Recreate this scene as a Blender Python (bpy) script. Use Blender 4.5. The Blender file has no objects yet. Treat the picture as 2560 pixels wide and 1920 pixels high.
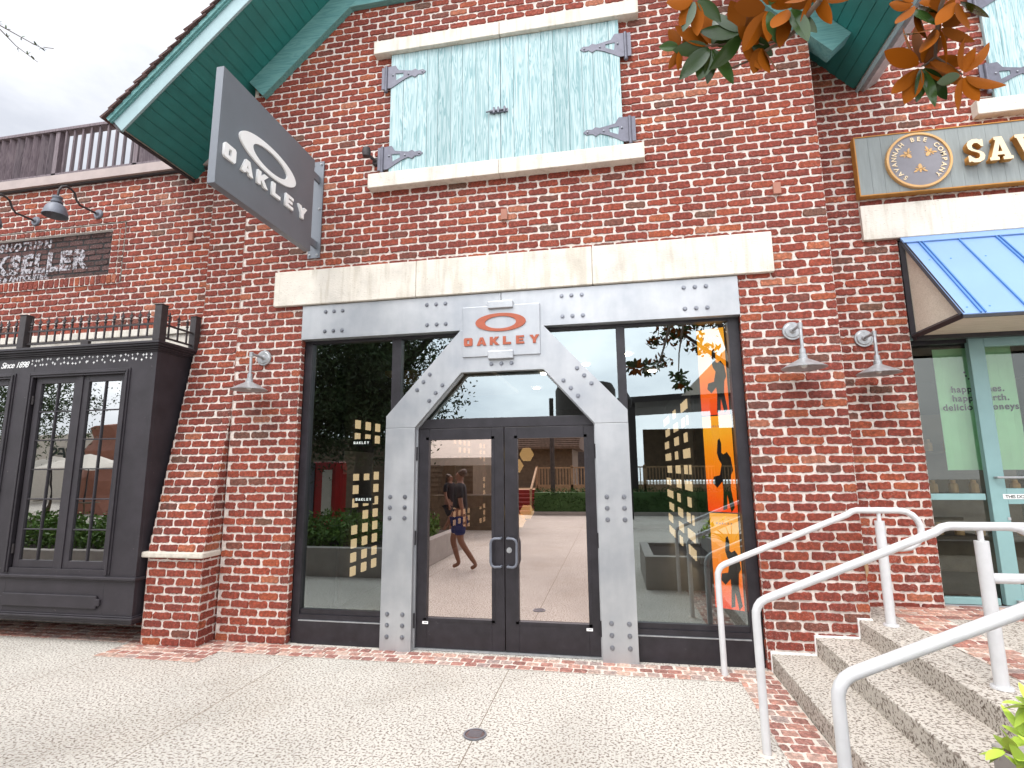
import bpy, math, random
import numpy as np
from mathutils import Matrix, Vector
R = math.radians
random.seed(7); RNG = np.random.default_rng(7)
scn = bpy.context.scene
# ------------------------------------------------------------------ camera
cd = bpy.data.cameras.new('camera'); cam = bpy.data.objects.new('camera', cd)
scn.collection.objects.link(cam); scn.camera = cam
cd.sensor_width = 36; cd.lens = 18.7246; cd.clip_end = 500; cd.clip_start = .05
_f = Vector((-.17947931, .97093495, .15834298)); _r = Vector((.98301766, .18326424, -.00951306)); _u = _r.cross(_f)
_m = Matrix.Identity(4)
for i in range(3):
    _m[i][0] = _r[i]; _m[i][1] = _u[i]; _m[i][2] = -_f[i]
_m[0][3], _m[1][3], _m[2][3] = 0, -5.295, 1.7595
cam.matrix_world = _m
scn.render.resolution_x = 1024; scn.render.resolution_y = 768
# ------------------------------------------------------------------ light
SUN_EL, SUN_AZ = R(58), R(200)          # azimuth clockwise from +y
wd = bpy.data.worlds.new("World"); scn.world = wd; wd.use_nodes = True
N = wd.node_tree.nodes; L = wd.node_tree.links; N.clear()
out = N.new('ShaderNodeOutputWorld'); bg = N.new('ShaderNodeBackground'); bg.inputs[1].default_value = .1
sky = N.new('ShaderNodeTexSky'); sky.sky_type = 'NISHITA'; sky.sun_disc = False
sky.sun_elevation = SUN_EL; sky.sun_rotation = SUN_AZ
tc = N.new('ShaderNodeTexCoord'); mp = N.new('ShaderNodeMapping'); mp.inputs['Scale'].default_value = (1, 1, 2.2)
nz = N.new('ShaderNodeTexNoise'); nz.inputs['Scale'].default_value = 2.2; nz.inputs['Detail'].default_value = 7; nz.inputs['Roughness'].default_value = .55
cr = N.new('ShaderNodeValToRGB'); cr.color_ramp.elements[0].position = .38; cr.color_ramp.elements[0].color = (7.2, 7.45, 8.1, 1)
cr.color_ramp.elements[1].position = .60; cr.color_ramp.elements[1].color = (11.2, 11.3, 11.6, 1)
mx = N.new('ShaderNodeMix'); mx.data_type = 'RGBA'; mx.inputs[0].default_value = .9
L.new(tc.outputs['Generated'], mp.inputs[0]); L.new(mp.outputs[0], nz.inputs['Vector']); L.new(nz.outputs[0], cr.inputs[0])
# overcast luminance: brighter overhead and round the veiled sun
sx = N.new('ShaderNodeSeparateXYZ'); L.new(tc.outputs['Generated'], sx.inputs[0])
e1 = N.new('ShaderNodeMath'); e1.operation = 'MULTIPLY_ADD'; e1.use_clamp = False; e1.inputs[1].default_value = .58; e1.inputs[2].default_value = .47; L.new(sx.outputs[2], e1.inputs[0])
dt = N.new('ShaderNodeVectorMath'); dt.operation = 'DOT_PRODUCT'; L.new(tc.outputs['Generated'], dt.inputs[0])
dt.inputs[1].default_value = (math.sin(SUN_AZ)*math.cos(SUN_EL), math.cos(SUN_AZ)*math.cos(SUN_EL), math.sin(SUN_EL))
dm = N.new('ShaderNodeMath'); dm.operation = 'MAXIMUM'; dm.inputs[1].default_value = 0; L.new(dt.outputs['Value'], dm.inputs[0])
dp = N.new('ShaderNodeMath'); dp.operation = 'POWER'; dp.inputs[1].default_value = 2.5; L.new(dm.outputs[0], dp.inputs[0])
e2 = N.new('ShaderNodeMath'); e2.operation = 'MULTIPLY_ADD'; e2.inputs[1].default_value = .95; L.new(dp.outputs[0], e2.inputs[0]); L.new(e1.outputs[0], e2.inputs[2])
e3 = N.new('ShaderNodeMath'); e3.operation = 'MAXIMUM'; e3.inputs[1].default_value = .3; sy = N.new('ShaderNodeMath'); sy.operation = 'MULTIPLY_ADD'; sy.use_clamp = False; sy.inputs[1].default_value = -1.0; sy.inputs[2].default_value = 0; L.new(sx.outputs[1], sy.inputs[0])
sy2 = N.new('ShaderNodeMath'); sy2.operation = 'MAXIMUM'; sy2.inputs[1].default_value = 0; L.new(sy.outputs[0], sy2.inputs[0])
e4 = N.new('ShaderNodeMath'); e4.operation = 'MULTIPLY_ADD'; e4.inputs[1].default_value = 1.25; L.new(sy2.outputs[0], e4.inputs[0]); L.new(e2.outputs[0], e4.inputs[2]); L.new(e4.outputs[0], e3.inputs[0])
sm = N.new('ShaderNodeVectorMath'); sm.operation = 'SCALE'; L.new(cr.outputs[0], sm.inputs[0]); L.new(e3.outputs[0], sm.inputs['Scale'])
L.new(sky.outputs[0], mx.inputs[6]); L.new(sm.outputs[0], mx.inputs[7]); L.new(mx.outputs[2], bg.inputs[0]); L.new(bg.outputs[0], out.inputs[0])
sd = bpy.data.lights.new('sun', 'SUN'); sd.energy = 1.35; sd.angle = R(24); sd.color = (1, .97, .92)
sun = bpy.data.objects.new('sun', sd); scn.collection.objects.link(sun)
_d = Vector((math.sin(SUN_AZ)*math.cos(SUN_EL), math.cos(SUN_AZ)*math.cos(SUN_EL), math.sin(SUN_EL)))
sun.rotation_euler = _d.to_track_quat('Z', 'Y').to_euler()
scn.view_settings.view_transform = 'Standard'; scn.view_settings.look = 'None'
scn.view_settings.exposure = .58; scn.view_settings.gamma = 1
# ------------------------------------------------------------------ helpers
COL = scn.collection
def place(o, parent=None, world=False):
    COL.objects.link(o)
    if parent is not None:
        o.parent = parent
        if world:                                   # coordinates given in world space
            p = parent
            while p.parent: p = p.parent
            if parent is p: o.matrix_parent_inverse = Matrix.Translation(-p.location)
    return o
def tag(o, label=None, cat=None, group=None, kind=None):
    if label: o['label'] = label
    if cat: o['category'] = cat
    if group: o['group'] = group
    if kind: o['kind'] = kind
    return o
def empty(name, loc, label, cat, group=None):
    o = bpy.data.objects.new(name, None); o.location = loc; o.empty_display_size = .1
    COL.objects.link(o); return tag(o, label, cat, group)
def copy_tree(o, parent=None):
    c = o.copy(); COL.objects.link(c); c.parent = parent
    for ch in [x for x in o.children]: copy_tree(ch, c)
    return c
class MB:
    def __init__(s): s.v = []; s.f = []; s.m = []
    def add(s, vs, fs, mi=0):
        n = len(s.v); s.v += [tuple(p) for p in vs]; s.f += [tuple(i+n for i in f) for f in fs]; s.m += [mi]*len(fs); return s
    def box(s, x0, x1, y0, y1, z0, z1, mi=0):
        vs = [(x, y, z) for z in (z0, z1) for y in (y0, y1) for x in (x0, x1)]
        return s.add(vs, [(0, 2, 3, 1), (4, 5, 7, 6), (0, 1, 5, 4), (2, 6, 7, 3), (0, 4, 6, 2), (1, 3, 7, 5)], mi)
    def obox(s, c, ax, ay, az, mi=0):                # oriented box: centre, half axes
        c, ax, ay, az = map(Vector, (c, ax, ay, az))
        vs = [c+ax*i+ay*j+az*k for k in (-1, 1) for j in (-1, 1) for i in (-1, 1)]
        return s.add(vs, [(0, 2, 3, 1), (4, 5, 7, 6), (0, 1, 5, 4), (2, 6, 7, 3), (0, 4, 6, 2), (1, 3, 7, 5)], mi)
    def quad(s, a, b, c, d, mi=0): return s.add([a, b, c, d], [(0, 1, 2, 3)], mi)
    def prism(s, pts, vec, mi=0):                    # closed polygon swept by vec
        n = len(pts); vec = Vector(vec); a = [Vector(p) for p in pts]
        return s.add(a+[p+vec for p in a], [tuple(range(n))[::-1], tuple(range(n, 2*n))]+[(i, (i+1) % n, (i+1) % n+n, i+n) for i in range(n)], mi)
    def pxz(s, pts, y0, y1, mi=0): return s.prism([(x, y0, z) for x, z in pts], (0, y1-y0, 0), mi)
    def tube(s, path, r, n=10, cap=True, mi=0):
        P = [Vector(p) for p in path]; rs = r if isinstance(r, (list, tuple)) else [r]*len(P)
        vs = []; fs = []; up = Vector((0, 0, 1)); prev = None
        for i, p in enumerate(P):
            t = (P[min(i+1, len(P)-1)]-P[max(i-1, 0)]).normalized()
            if prev is None:
                a = t.cross(up if abs(t.z) < .95 else Vector((1, 0, 0))).normalized()
            else: a = (prev-t*prev.dot(t)).normalized()
            prev = a; b = t.cross(a)
            vs += [p+(a*math.cos(2*math.pi*k/n)+b*math.sin(2*math.pi*k/n))*rs[i] for k in range(n)]
        for i in range(len(P)-1):
            for k in range(n): fs.append((i*n+k, i*n+(k+1) % n, (i+1)*n+(k+1) % n, (i+1)*n+k))
        if cap: fs += [tuple(range(n))[::-1], tuple(range((len(P)-1)*n, len(P)*n))]
        return s.add(vs, fs, mi)
    def lathe(s, prof, c=(0, 0, 0), n=24, axis='z', mi=0):  # prof: (r, h)
        vs = []; c = Vector(c)
        for r, h in prof:
            for k in range(n):
                a = 2*math.pi*k/n; x, y = r*math.cos(a), r*math.sin(a)
                vs.append(c+Vector((x, y, h) if axis == 'z' else ((x, h, y) if axis == 'y' else (h, x, y))))
        fs = []
        for i in range(len(prof)-1):
            for k in range(n): fs.append((i*n+k, i*n+(k+1) % n, (i+1)*n+(k+1) % n, (i+1)*n+k))
        return s.add(vs, fs, mi)
    def build(s, name, mats, parent=None, smooth=False, bevel=0, world=True, seg=2):
        me = bpy.data.meshes.new(name); me.from_pydata([tuple(p) for p in s.v], [], s.f)
        if not isinstance(mats, (list, tuple)): mats = [mats]
        for m in mats: me.materials.append(m)
        if len(mats) > 1: me.polygons.foreach_set('material_index', s.m)
        if smooth: me.polygons.foreach_set('use_smooth', [True]*len(me.polygons)); me.set_sharp_from_angle(angle=R(38))
        me.update(); o = bpy.data.objects.new(name, me); place(o, parent, world)
        if bevel:
            b = o.modifiers.new('bevel', 'BEVEL'); b.width = bevel; b.segments = seg; b.limit_method = 'ANGLE'
        return o
def arc(cx, cy, r, a0, a1, n=6):
    return [(cx+r*math.cos(a0+(a1-a0)*i/n), cy+r*math.sin(a0+(a1-a0)*i/n)) for i in range(n+1)]
def shape_mesh(loops, ext):                          # 2-D loops (holes allowed) filled and extruded, in xy plane
    c = bpy.data.curves.new('c', 'CURVE'); c.dimensions = '2D'; c.fill_mode = 'BOTH'; c.extrude = ext
    for lp in loops:
        sp = c.splines.new('POLY'); sp.points.add(len(lp)-1)
        for i, (x, y) in enumerate(lp): sp.points[i].co = (x, y, 0, 1)
        sp.use_cyclic_u = True
    o = bpy.data.objects.new('c', c); COL.objects.link(o)
    dg = bpy.context.evaluated_depsgraph_get(); me = bpy.data.meshes.new_from_object(o.evaluated_get(dg))
    bpy.data.objects.remove(o); return me
def text_mesh(s, size, ext, bold=0, shear=0, align='LEFT', spacing=1):
    c = bpy.data.curves.new('t', 'FONT'); c.body = s; c.size = size; c.extrude = ext; c.offset = bold; c.shear = shear; c.align_x = align; c.space_character = spacing
    o = bpy.data.objects.new('t', c); COL.objects.link(o)
    dg = bpy.context.evaluated_depsgraph_get(); me = bpy.data.meshes.new_from_object(o.evaluated_get(dg))
    bpy.data.objects.remove(o); return me
FRONT = Matrix(((1, 0, 0, 0), (0, 0, -1, 0), (0, 1, 0, 0), (0, 0, 0, 1)))    # xy drawing -> facade seen from -y
def mesh_obj(name, me, mat, mtx, parent=None):
    me.transform(mtx); me.materials.clear(); me.materials.append(mat); me.name = name
    o = bpy.data.objects.new(name, me); return place(o, parent, True)
def merge(meshes, mtxs=None):
    b = MB()
    for i, me in enumerate(meshes):
        m = mtxs[i] if mtxs else Matrix.Identity(4)
        b.add([m @ v.co for v in me.vertices], [tuple(p.vertices) for p in me.polygons])
    return b
# ------------------------------------------------------------------ materials
def new_mat(name):
    m = bpy.data.materials.new(name); m.use_nodes = True; nt = m.node_tree
    return m, nt.nodes, nt.links, nt.nodes['Principled BSDF']
def noise(N, L, scale, detail=4, rough=.5, mapscale=None, coord='Object'):
    tc = N.new('ShaderNodeTexCoord'); n = N.new('ShaderNodeTexNoise'); n.inputs['Scale'].default_value = scale
    n.inputs['Detail'].default_value = detail; n.inputs['Roughness'].default_value = rough
    if mapscale:
        mp = N.new('ShaderNodeMapping'); mp.inputs['Scale'].default_value = mapscale; L.new(tc.outputs[coord], mp.inputs[0]); L.new(mp.outputs[0], n.inputs['Vector'])
    else: L.new(tc.outputs[coord], n.inputs['Vector'])
    return n
def ramp(N, L, src, stops, interp='LINEAR'):
    r = N.new('ShaderNodeValToRGB'); e = r.color_ramp; e.interpolation = interp
    e.elements[0].position, e.elements[0].color = stops[0][0], (*stops[0][1], 1)
    e.elements[1].position, e.elements[1].color = stops[-1][0], (*stops[-1][1], 1)
    for p, c in stops[1:-1]:
        x = e.elements.new(p); x.color = (*c, 1)
    L.new(src, r.inputs[0]); return r
def mixc(N, L, a, b, fac, mode='MIX'):
    m = N.new('ShaderNodeMix'); m.data_type = 'RGBA'; m.blend_type = mode
    for i, x in ((6, a), (7, b), (0, fac)):
        if isinstance(x, (int, float)): m.inputs[i].default_value = x
        elif isinstance(x, tuple): m.inputs[i].default_value = (*x, 1)
        else: L.new(x, m.inputs[i])
    return m.outputs[2]
def bump(N, L, bs, src, strength, dist=.01):
    b = N.new('ShaderNodeBump'); b.inputs['Strength'].default_value = strength; b.inputs['Distance'].default_value = dist
    L.new(src, b.inputs['Height']); L.new(b.outputs[0], bs.inputs['Normal'])
def simple(name, col, rough=.6, metal=0, var=.15, scale=6, bmp=0, bscale=60, mapscale=None, spec=.5, wear=None):
    m, N, L, b = new_mat(name); n = noise(N, L, scale, 6, .6, mapscale)
    lo = tuple(c*(1-var) for c in col); hi = tuple(min(1, c*(1+var)) for c in col)
    r = ramp(N, L, n.outputs[0], [(.3, lo), (.7, hi)]); c = r.outputs[0]
    if wear:                                         # scuffs of a second colour
        w = noise(N, L, wear[1], 8, .7); wr = ramp(N, L, w.outputs[0], [(wear[2], (0, 0, 0)), (wear[2]+.04, (1, 1, 1))])
        c = mixc(N, L, c, wear[0], wr.outputs[0])
    L.new(c, b.inputs['Base Color']); b.inputs['Roughness'].default_value = rough; b.inputs['Metallic'].default_value = metal
    b.inputs['Specular IOR Level'].default_value = spec
    if bmp: bump(N, L, b, noise(N, L, bscale, 5, .6).outputs[0], bmp, .004)
    return m
def brick_mat(name, stops, pale=0):
    m, N, L, b = new_mat(name); g = N.new('ShaderNodeNewGeometry')
    r = ramp(N, L, g.outputs['Random Per Island'], stops)
    n = noise(N, L, 34, 9, .72); nr = ramp(N, L, n.outputs[0], [(.32, (.45, .47, .48)), (.5, (.95, .94, .92)), (.66, (1.75, 1.65, 1.6))])
    c = mixc(N, L, r.outputs[0], nr.outputs[0], .9, 'MULTIPLY')
    n2 = noise(N, L, .7, 7, .65); r2 = ramp(N, L, n2.outputs[0], [(.32, (.84, .86, .92)), (.5, (1, 1, 1)), (.68, (1.12, 1.06, .98))])
    c = mixc(N, L, c, r2.outputs[0], 1, 'MULTIPLY')
    n3 = noise(N, L, 80, 4, .65); n4 = noise(N, L, .9, 5, .7); av = N.new('ShaderNodeMath'); av.operation = 'MULTIPLY_ADD'; av.inputs[1].default_value = .35; L.new(n4.outputs[0], av.inputs[0]); L.new(n3.outputs[0], av.inputs[2]); r3 = ramp(N, L, av.outputs[0], [(.76, (0, 0, 0)), (.88, (1, 1, 1))])
    mf = N.new('ShaderNodeMath'); mf.operation = 'MULTIPLY'; mf.inputs[1].default_value = .3+pale; L.new(r3.outputs[0], mf.inputs[0])
    c = mixc(N, L, c, (.62, .48, .42), mf.outputs[0])
    L.new(c, b.inputs['Base Color']); b.inputs['Roughness'].default_value = .85; b.inputs['Specular IOR Level'].default_value = .25
    bump(N, L, b, noise(N, L, 55, 7, .7).outputs[0], .9, .006); return m
M = {}
M['brick'] = brick_mat('brick', [(0, (.145, .075, .055)), (.04, (.165, .06, .046)), (.10, (.185, .045, .034)), (.5, (.225, .052, .036)), (.88, (.26, .062, .038)), (.97, (.32, .088, .042)), (1, (.34, .14, .09))])
M['paver'] = brick_mat('paver', [(0, (.26, .13, .11)), (.25, (.36, .17, .14)), (.5, (.45, .26, .21)), (.8, (.50, .36, .30)), (1, (.33, .26, .24))], .35)
M['mortar'] = simple('mortar', (.68, .60, .545), .95, var=.22, scale=30, bmp=.9, bscale=120, spec=.1)
M['grout'] = simple('grout', (.66, .58, .51), .95, var=.18, scale=18, bmp=.5, bscale=120, spec=.1)
def stone_mat(name, base):
    m, N, L, b = new_mat(name); n = noise(N, L, 3.5, 8, .65); a = ramp(N, L, n.outputs[0], [(.3, tuple(c*.84 for c in base)), (.5, base), (.7, tuple(min(1, c*1.07) for c in base))])
    st = noise(N, L, 1, 5, .6, (14, 14, 1.4)); c = mixc(N, L, a.outputs[0], ramp(N, L, st.outputs[0], [(.36, (.82, .80, .76)), (.5, (1, 1, 1))]).outputs[0], .8, 'MULTIPLY')
    pt = noise(N, L, 1, 3, .6, (40, 40, 110)); pr = ramp(N, L, pt.outputs[0], [(.66, (0, 0, 0)), (.70, (1, 1, 1))]); c = mixc(N, L, c, (.42, .36, .29), pr.outputs[0])
    L.new(c, b.inputs['Base Color']); b.inputs['Roughness'].default_value = .9; b.inputs['Specular IOR Level'].default_value = .15
    bump(N, L, b, pt.outputs[0], .7, .005); return m
M['stone'] = stone_mat('stone', (.72, .675, .60))
M['stone_dark'] = simple('weathered_stone', (.62, .57, .49), .9, var=.16, scale=14, bmp=.6, spec=.15, wear=((.35, .30, .26), 40, .64))
def wood_mat(name, cols, axis='z', rough=.75, stretch=22):
    m, N, L, b = new_mat(name)
    sc = {'z': (stretch, stretch, 1.3), 'x': (1.3, stretch, stretch), 'y': (stretch, 1.3, stretch)}[axis]
    tc = N.new('ShaderNodeTexCoord'); mp = N.new('ShaderNodeMapping'); mp.inputs['Scale'].default_value = sc; L.new(tc.outputs['Object'], mp.inputs[0])
    g = N.new('ShaderNodeNewGeometry'); ad = N.new('ShaderNodeVectorMath'); ad.operation = 'ADD'
    sm = N.new('ShaderNodeVectorMath'); sm.operation = 'SCALE'; sm.inputs[0].default_value = (7, 5, 9); L.new(g.outputs['Random Per Island'], sm.inputs['Scale'])
    L.new(mp.outputs[0], ad.inputs[0]); L.new(sm.outputs[0], ad.inputs[1])
    n = N.new('ShaderNodeTexNoise'); n.inputs['Scale'].default_value = 1; n.inputs['Detail'].default_value = 5; n.inputs['Distortion'].default_value = 1.6
    L.new(ad.outputs[0], n.inputs['Vector'])
    w = N.new('ShaderNodeMath'); w.operation = 'MULTIPLY'; w.inputs[1].default_value = 5; L.new(n.outputs[0], w.inputs[0])
    fr = N.new('ShaderNodeMath'); fr.operation = 'PINGPONG'; fr.inputs[1].default_value = .5; L.new(w.outputs[0], fr.inputs[0])
    r = ramp(N, L, fr.outputs[0], [(0, cols[0]), (.2, cols[1]), (.5, cols[2])])
    r2 = ramp(N, L, g.outputs['Random Per Island'], [(0, (.86, .88, .88)), (1, (1.08, 1.06, 1.06))])
    c = mixc(N, L, r.outputs[0], r2.outputs[0], 1, 'MULTIPLY')
    L.new(c, b.inputs['Base Color']); b.inputs['Roughness'].default_value = rough; bump(N, L, b, fr.outputs[0], .25, .003); return m
M['shutter'] = wood_mat('shutter_wood', [(.19, .34, .36), (.33, .47, .485), (.47, .585, .595)])
M['teal_beam'] = wood_mat('teal_beam', [(.10, .27, .27), (.13, .32, .31), (.17, .37, .36)], 'x', .6, 12)
M['teal_fascia'] = simple('teal_fascia', (.31, .44, .46), .55, var=.05, scale=8, bmp=.1)
M['soffit'] = simple('soffit_green', (.026, .19, .175), .45, var=.12, scale=5, bmp=.1)
M['shingle'] = simple('shingle', (.10, .055, .05), .9, var=.35, scale=14, bmp=.8, bscale=40)
M['steel'] = simple('brushed_steel', (.50, .52, .545), .36, .65, var=.12, scale=2.4, bmp=.05, bscale=200, mapscale=(1, 1, .8))
def steel_mat():
    m, N, L, b = new_mat('portal_steel'); n1 = noise(N, L, 1.7, 7, .6); n2 = noise(N, L, 1, 6, .6, (9, 9, 1.1)); n3 = noise(N, L, 70, 3, .5)
    a = ramp(N, L, n1.outputs[0], [(.3, (.36, .38, .41)), (.5, (.45, .465, .48)), (.7, (.54, .55, .56))]); c = mixc(N, L, a.outputs[0], ramp(N, L, n2.outputs[0], [(.35, (.95, .95, .96)), (.65, (1.03, 1.03, 1.03))]).outputs[0], 1, 'MULTIPLY')
    L.new(c, b.inputs['Base Color']); b.inputs['Metallic'].default_value = .55
    r = N.new('ShaderNodeMapRange'); r.inputs[3].default_value = .28; r.inputs[4].default_value = .5; L.new(n1.outputs[0], r.inputs[0]); L.new(r.outputs[0], b.inputs['Roughness'])
    bump(N, L, b, n3.outputs[0], .06, .003); return m
M['steel'] = steel_mat()
M['bolt'] = simple('bolt_steel', (.26, .27, .30), .35, .8, var=.2)
M['black'] = simple('black_frame', (.019, .0165, .021), .42, var=.35, scale=9, bmp=.1, bscale=25, wear=((.05, .045, .05), 18, .66))
M['baypaint'] = simple('bay_paint', (.028, .0235, .029), .55, var=.25, scale=5, bmp=.25, bscale=18, wear=((.20, .17, .16), 26, .675))
M['iron'] = simple('wrought_iron', (.045, .038, .04), .55, .2, var=.2, scale=20)
M['hinge'] = simple('hinge_metal', (.13, .13, .16), .45, .4, var=.15, scale=20)
M['lampgrey'] = simple('lamp_grey', (.15, .16, .19), .5, .3, var=.2, scale=14)
M['galv'] = simple('galvanised', (.40, .41, .42), .36, .45, var=.2, scale=22)
M['signgrey'] = simple('sign_grey', (.175, .19, .215), .45, .25, var=.05, scale=3)
M['white'] = simple('white_letter', (.93, .93, .92), .5, var=.02)
M['orange'] = simple('orange_letter', (.40, .095, .045), .5, var=.08, scale=30)
M['terra'] = simple('terracotta', (.38, .17, .12), .8, var=.1)
M['rail'] = simple('rail_paint', (.62, .62, .625), .38, .05, var=.07, scale=9, bmp=.08, bscale=150, wear=((.34, .33, .32), 45, .735))
M['railwhite'] = M['rail']
M['teal_door'] = simple('teal_door', (.24, .40, .40), .4, .1, var=.06, scale=5)
M['blue'] = simple('blue_metal', (.23, .37, .64), .42, .2, var=.05, scale=2)
M['blue_seam'] = simple('blue_seam', (.11, .27, .58), .4, .35, var=.05)
M['birch'] = wood_mat('birch_panel', [(.52, .46, .36), (.64, .58, .47), (.70, .64, .54)], 'x', .6, 30)
M['signwood'] = simple('sign_wood', (.25, .275, .27), .7, var=.10, scale=4, bmp=.2, mapscale=(8, 8, 1))
M['gold'] = simple('gold_paint', (.62, .36, .14), .5, .1, var=.1)
M['gold_side'] = simple('ochre_edge', (.45, .20, .035), .6, var=.15, scale=15)
M['ivory'] = simple('ivory_face', (.80, .64, .42), .5, var=.04)
M['slate'] = simple('slate_disc', (.22, .21, .23), .6, var=.1)
M['coping'] = simple('coping_metal', (.38, .31, .29), .6, .1, var=.12, scale=5, wear=((.6, .55, .52), 24, .72))
M['louvre'] = wood_mat('louvre_wood', [(.10, .075, .085), (.15, .115, .13), (.20, .16, .17)])
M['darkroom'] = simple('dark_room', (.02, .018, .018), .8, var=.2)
M['darkfloor'] = simple('dark_floor', (.09, .07, .055), .35, var=.3, scale=3)
M['tan'] = simple('tan_panel', (.34, .19, .07), .6, var=.1)
M['mulch'] = simple('mulch', (.03, .018, .014), .95, var=.5, scale=30, bmp=1, bscale=60)
M['bark'] = simple('bark', (.13, .09, .065), .9, var=.35, scale=10, bmp=1, bscale=25, mapscale=(1, 1, .3))
M['bark_dark'] = simple('oak_bark', (.06, .05, .045), .9, var=.35, scale=10, bmp=1, bscale=25)
M['conc'] = simple('planter_concrete', (.36, .33, .30), .85, var=.12, scale=4, bmp=.3, bscale=60)
M['red'] = simple('red_paint', (.42, .02, .02), .4, var=.1)
M['redstair'] = simple('red_step', (.28, .03, .025), .7, var=.2)
M['deckwood'] = simple('deck_wood', (.42, .27, .15), .7, var=.2, scale=6)
M['siding'] = simple('siding_wood', (.16, .12, .08), .8, var=.2)
M['canvas'] = simple('canvas', (.72, .66, .58), .8, var=.05)
M['skin'] = simple('skin', (.22, .105, .065), .55, var=.08)
M['hair'] = simple('hair', (.06, .035, .02), .6, var=.3)
M['cloth_black'] = simple('cloth_black', (.015, .014, .018), .9, var=.3)
M['cloth_navy'] = simple('cloth_navy', (.02, .03, .12), .9, var=.3)
M['cloth_white'] = simple('cloth_white', (.65, .66, .68), .9, var=.05)
M['khaki'] = simple('khaki_cloth', (.28, .22, .12), .9, var=.2)
M['rust_cloth'] = simple('rust_cloth', (.30, .12, .06), .9, var=.2)
M['greenbanner'] = simple('green_banner', (.48, .86, .50), .7, var=.08, scale=2)
M['rubber'] = simple('ink', (.02, .03, .025), .6)
M['brass'] = simple('drain_brass', (.18, .12, .11), .5, .5, var=.3, scale=60)
def emit(name, col, s):
    m, N, L, b = new_mat(name); b.inputs['Base Color'].default_value = (*col, 1); b.inputs['Emission Color'].default_value = (*col, 1); b.inputs['Emission Strength'].default_value = s; return m
M['lit'] = emit('lit_box', (1, .72, .43), .80); M['lamp'] = emit('ceiling_lamp', (1, .9, .75), 60); M['hex'] = emit('hex_light', (1, .72, .30), 1.1)
def glass(name, refl, tint_r, tint_t, bmp=0):
    m, N, L, b = new_mat(name); N.remove(b); o = N['Material Output']
    t = N.new('ShaderNodeBsdfTransparent'); t.inputs[0].default_value = (*tint_t, 1)
    g = N.new('ShaderNodeBsdfGlossy'); g.inputs[0].default_value = (*tint_r, 1); g.inputs['Roughness'].default_value = .004
    fz = N.new('ShaderNodeFresnel'); fz.inputs[0].default_value = 1.5
    a = N.new('ShaderNodeMath'); a.operation = 'ADD'; a.use_clamp = True; a.inputs[1].default_value = refl; L.new(fz.outputs[0], a.inputs[0])
    s = N.new('ShaderNodeMixShader'); L.new(a.outputs[0], s.inputs[0]); L.new(t.outputs[0], s.inputs[1]); L.new(g.outputs[0], s.inputs[2]); L.new(s.outputs[0], o.inputs[0])
    if bmp:
        n = noise(N, L, 2.2, 2, .4); bp = N.new('ShaderNodeBump'); bp.inputs['Strength'].default_value = bmp; bp.inputs['Distance'].default_value = .01
        L.new(n.outputs[0], bp.inputs['Height']); L.new(bp.outputs[0], g.inputs['Normal'])
    return m
M['glass'] = glass('window_glass', .27, (.86, .98, 1), (.62, .66, .63))
M['glass_door'] = glass('door_glass', .66, (1, .87, .84), (.6, .5, .46))
M['glass_old'] = glass('old_glass', .40, (.93, .95, .95), (.35, .35, .35), .12)
M['glass_teal'] = glass('shop_glass', .05, (.9, .95, .9), (.86, .9, .86))
# exposed-aggregate paving
def aggregate(name, base, specks, joints=()):
    m, N, L, b = new_mat(name); tc = N.new('ShaderNodeTexCoord')
    n = noise(N, L, 58, 2.5, .5); r = ramp(N, L, n.outputs[0], [(.525, (0, 0, 0)), (.57, (1, 1, 1))])
    cn = noise(N, L, 35, 2); cs = ramp(N, L, cn.outputs[0], [(.35, specks[0]), (.65, specks[1])])
    big = noise(N, L, .8, 6, .6); br = ramp(N, L, big.outputs[0], [(.3, tuple(c*.86 for c in base)), (.5, base), (.7, tuple(min(1, c*1.08) for c in base))])
    fine = noise(N, L, 150, 3); fr = ramp(N, L, fine.outputs[0], [(.35, (.84, .82, .79)), (.6, (1.04, 1.04, 1.03))])
    c0 = mixc(N, L, br.outputs[0], fr.outputs[0], 1, 'MULTIPLY')
    c = mixc(N, L, c0, cs.outputs[0], r.outputs[0])
    st_ = noise(N, L, .45, 9, .72); sr = ramp(N, L, st_.outputs[0], [(.34, (.86, .83, .80)), (.5, (1, 1, 1)), (.62, (1.04, 1.04, 1.04))]); c = mixc(N, L, c, sr.outputs[0], .75, 'MULTIPLY')
    gs = noise(N, L, 5.5, 3, .5); gr = ramp(N, L, gs.outputs[0], [(.22, (.55, .52, .5)), (.27, (1, 1, 1)), (1, (1, 1, 1))]); c = mixc(N, L, c, gr.outputs[0], .8, 'MULTIPLY')
    sep = N.new('ShaderNodeSeparateXYZ'); L.new(tc.outputs['Object'], sep.inputs[0])
    for ax, pos, w in joints:
        a = N.new('ShaderNodeMath'); a.operation = 'SUBTRACT'; a.inputs[1].default_value = pos; L.new(sep.outputs[ax], a.inputs[0])
        a2 = N.new('ShaderNodeMath'); a2.operation = 'ABSOLUTE'; L.new(a.outputs[0], a2.inputs[0])
        a3 = N.new('ShaderNodeMath'); a3.operation = 'LESS_THAN'; a3.inputs[1].default_value = w; L.new(a2.outputs[0], a3.inputs[0])
        c = mixc(N, L, c, (.22, .17, .13), a3.outputs[0])
    L.new(c, b.inputs['Base Color']); b.inputs['Roughness'].default_value = .85; b.inputs['Specular IOR Level'].default_value = .2
    bump(N, L, b, n.outputs[0], .35, .004); return m
M['ground'] = aggregate('exposed_aggregate', (.60, .572, .525), ((.17, .135, .11), (.35, .30, .26)), [(0, -.976, .0035), (0, -3.073, .0035), (0, -5.0, .0035), (1, -4.6, .004), (1, -9, .006), (0, 3, .004)])
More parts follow.
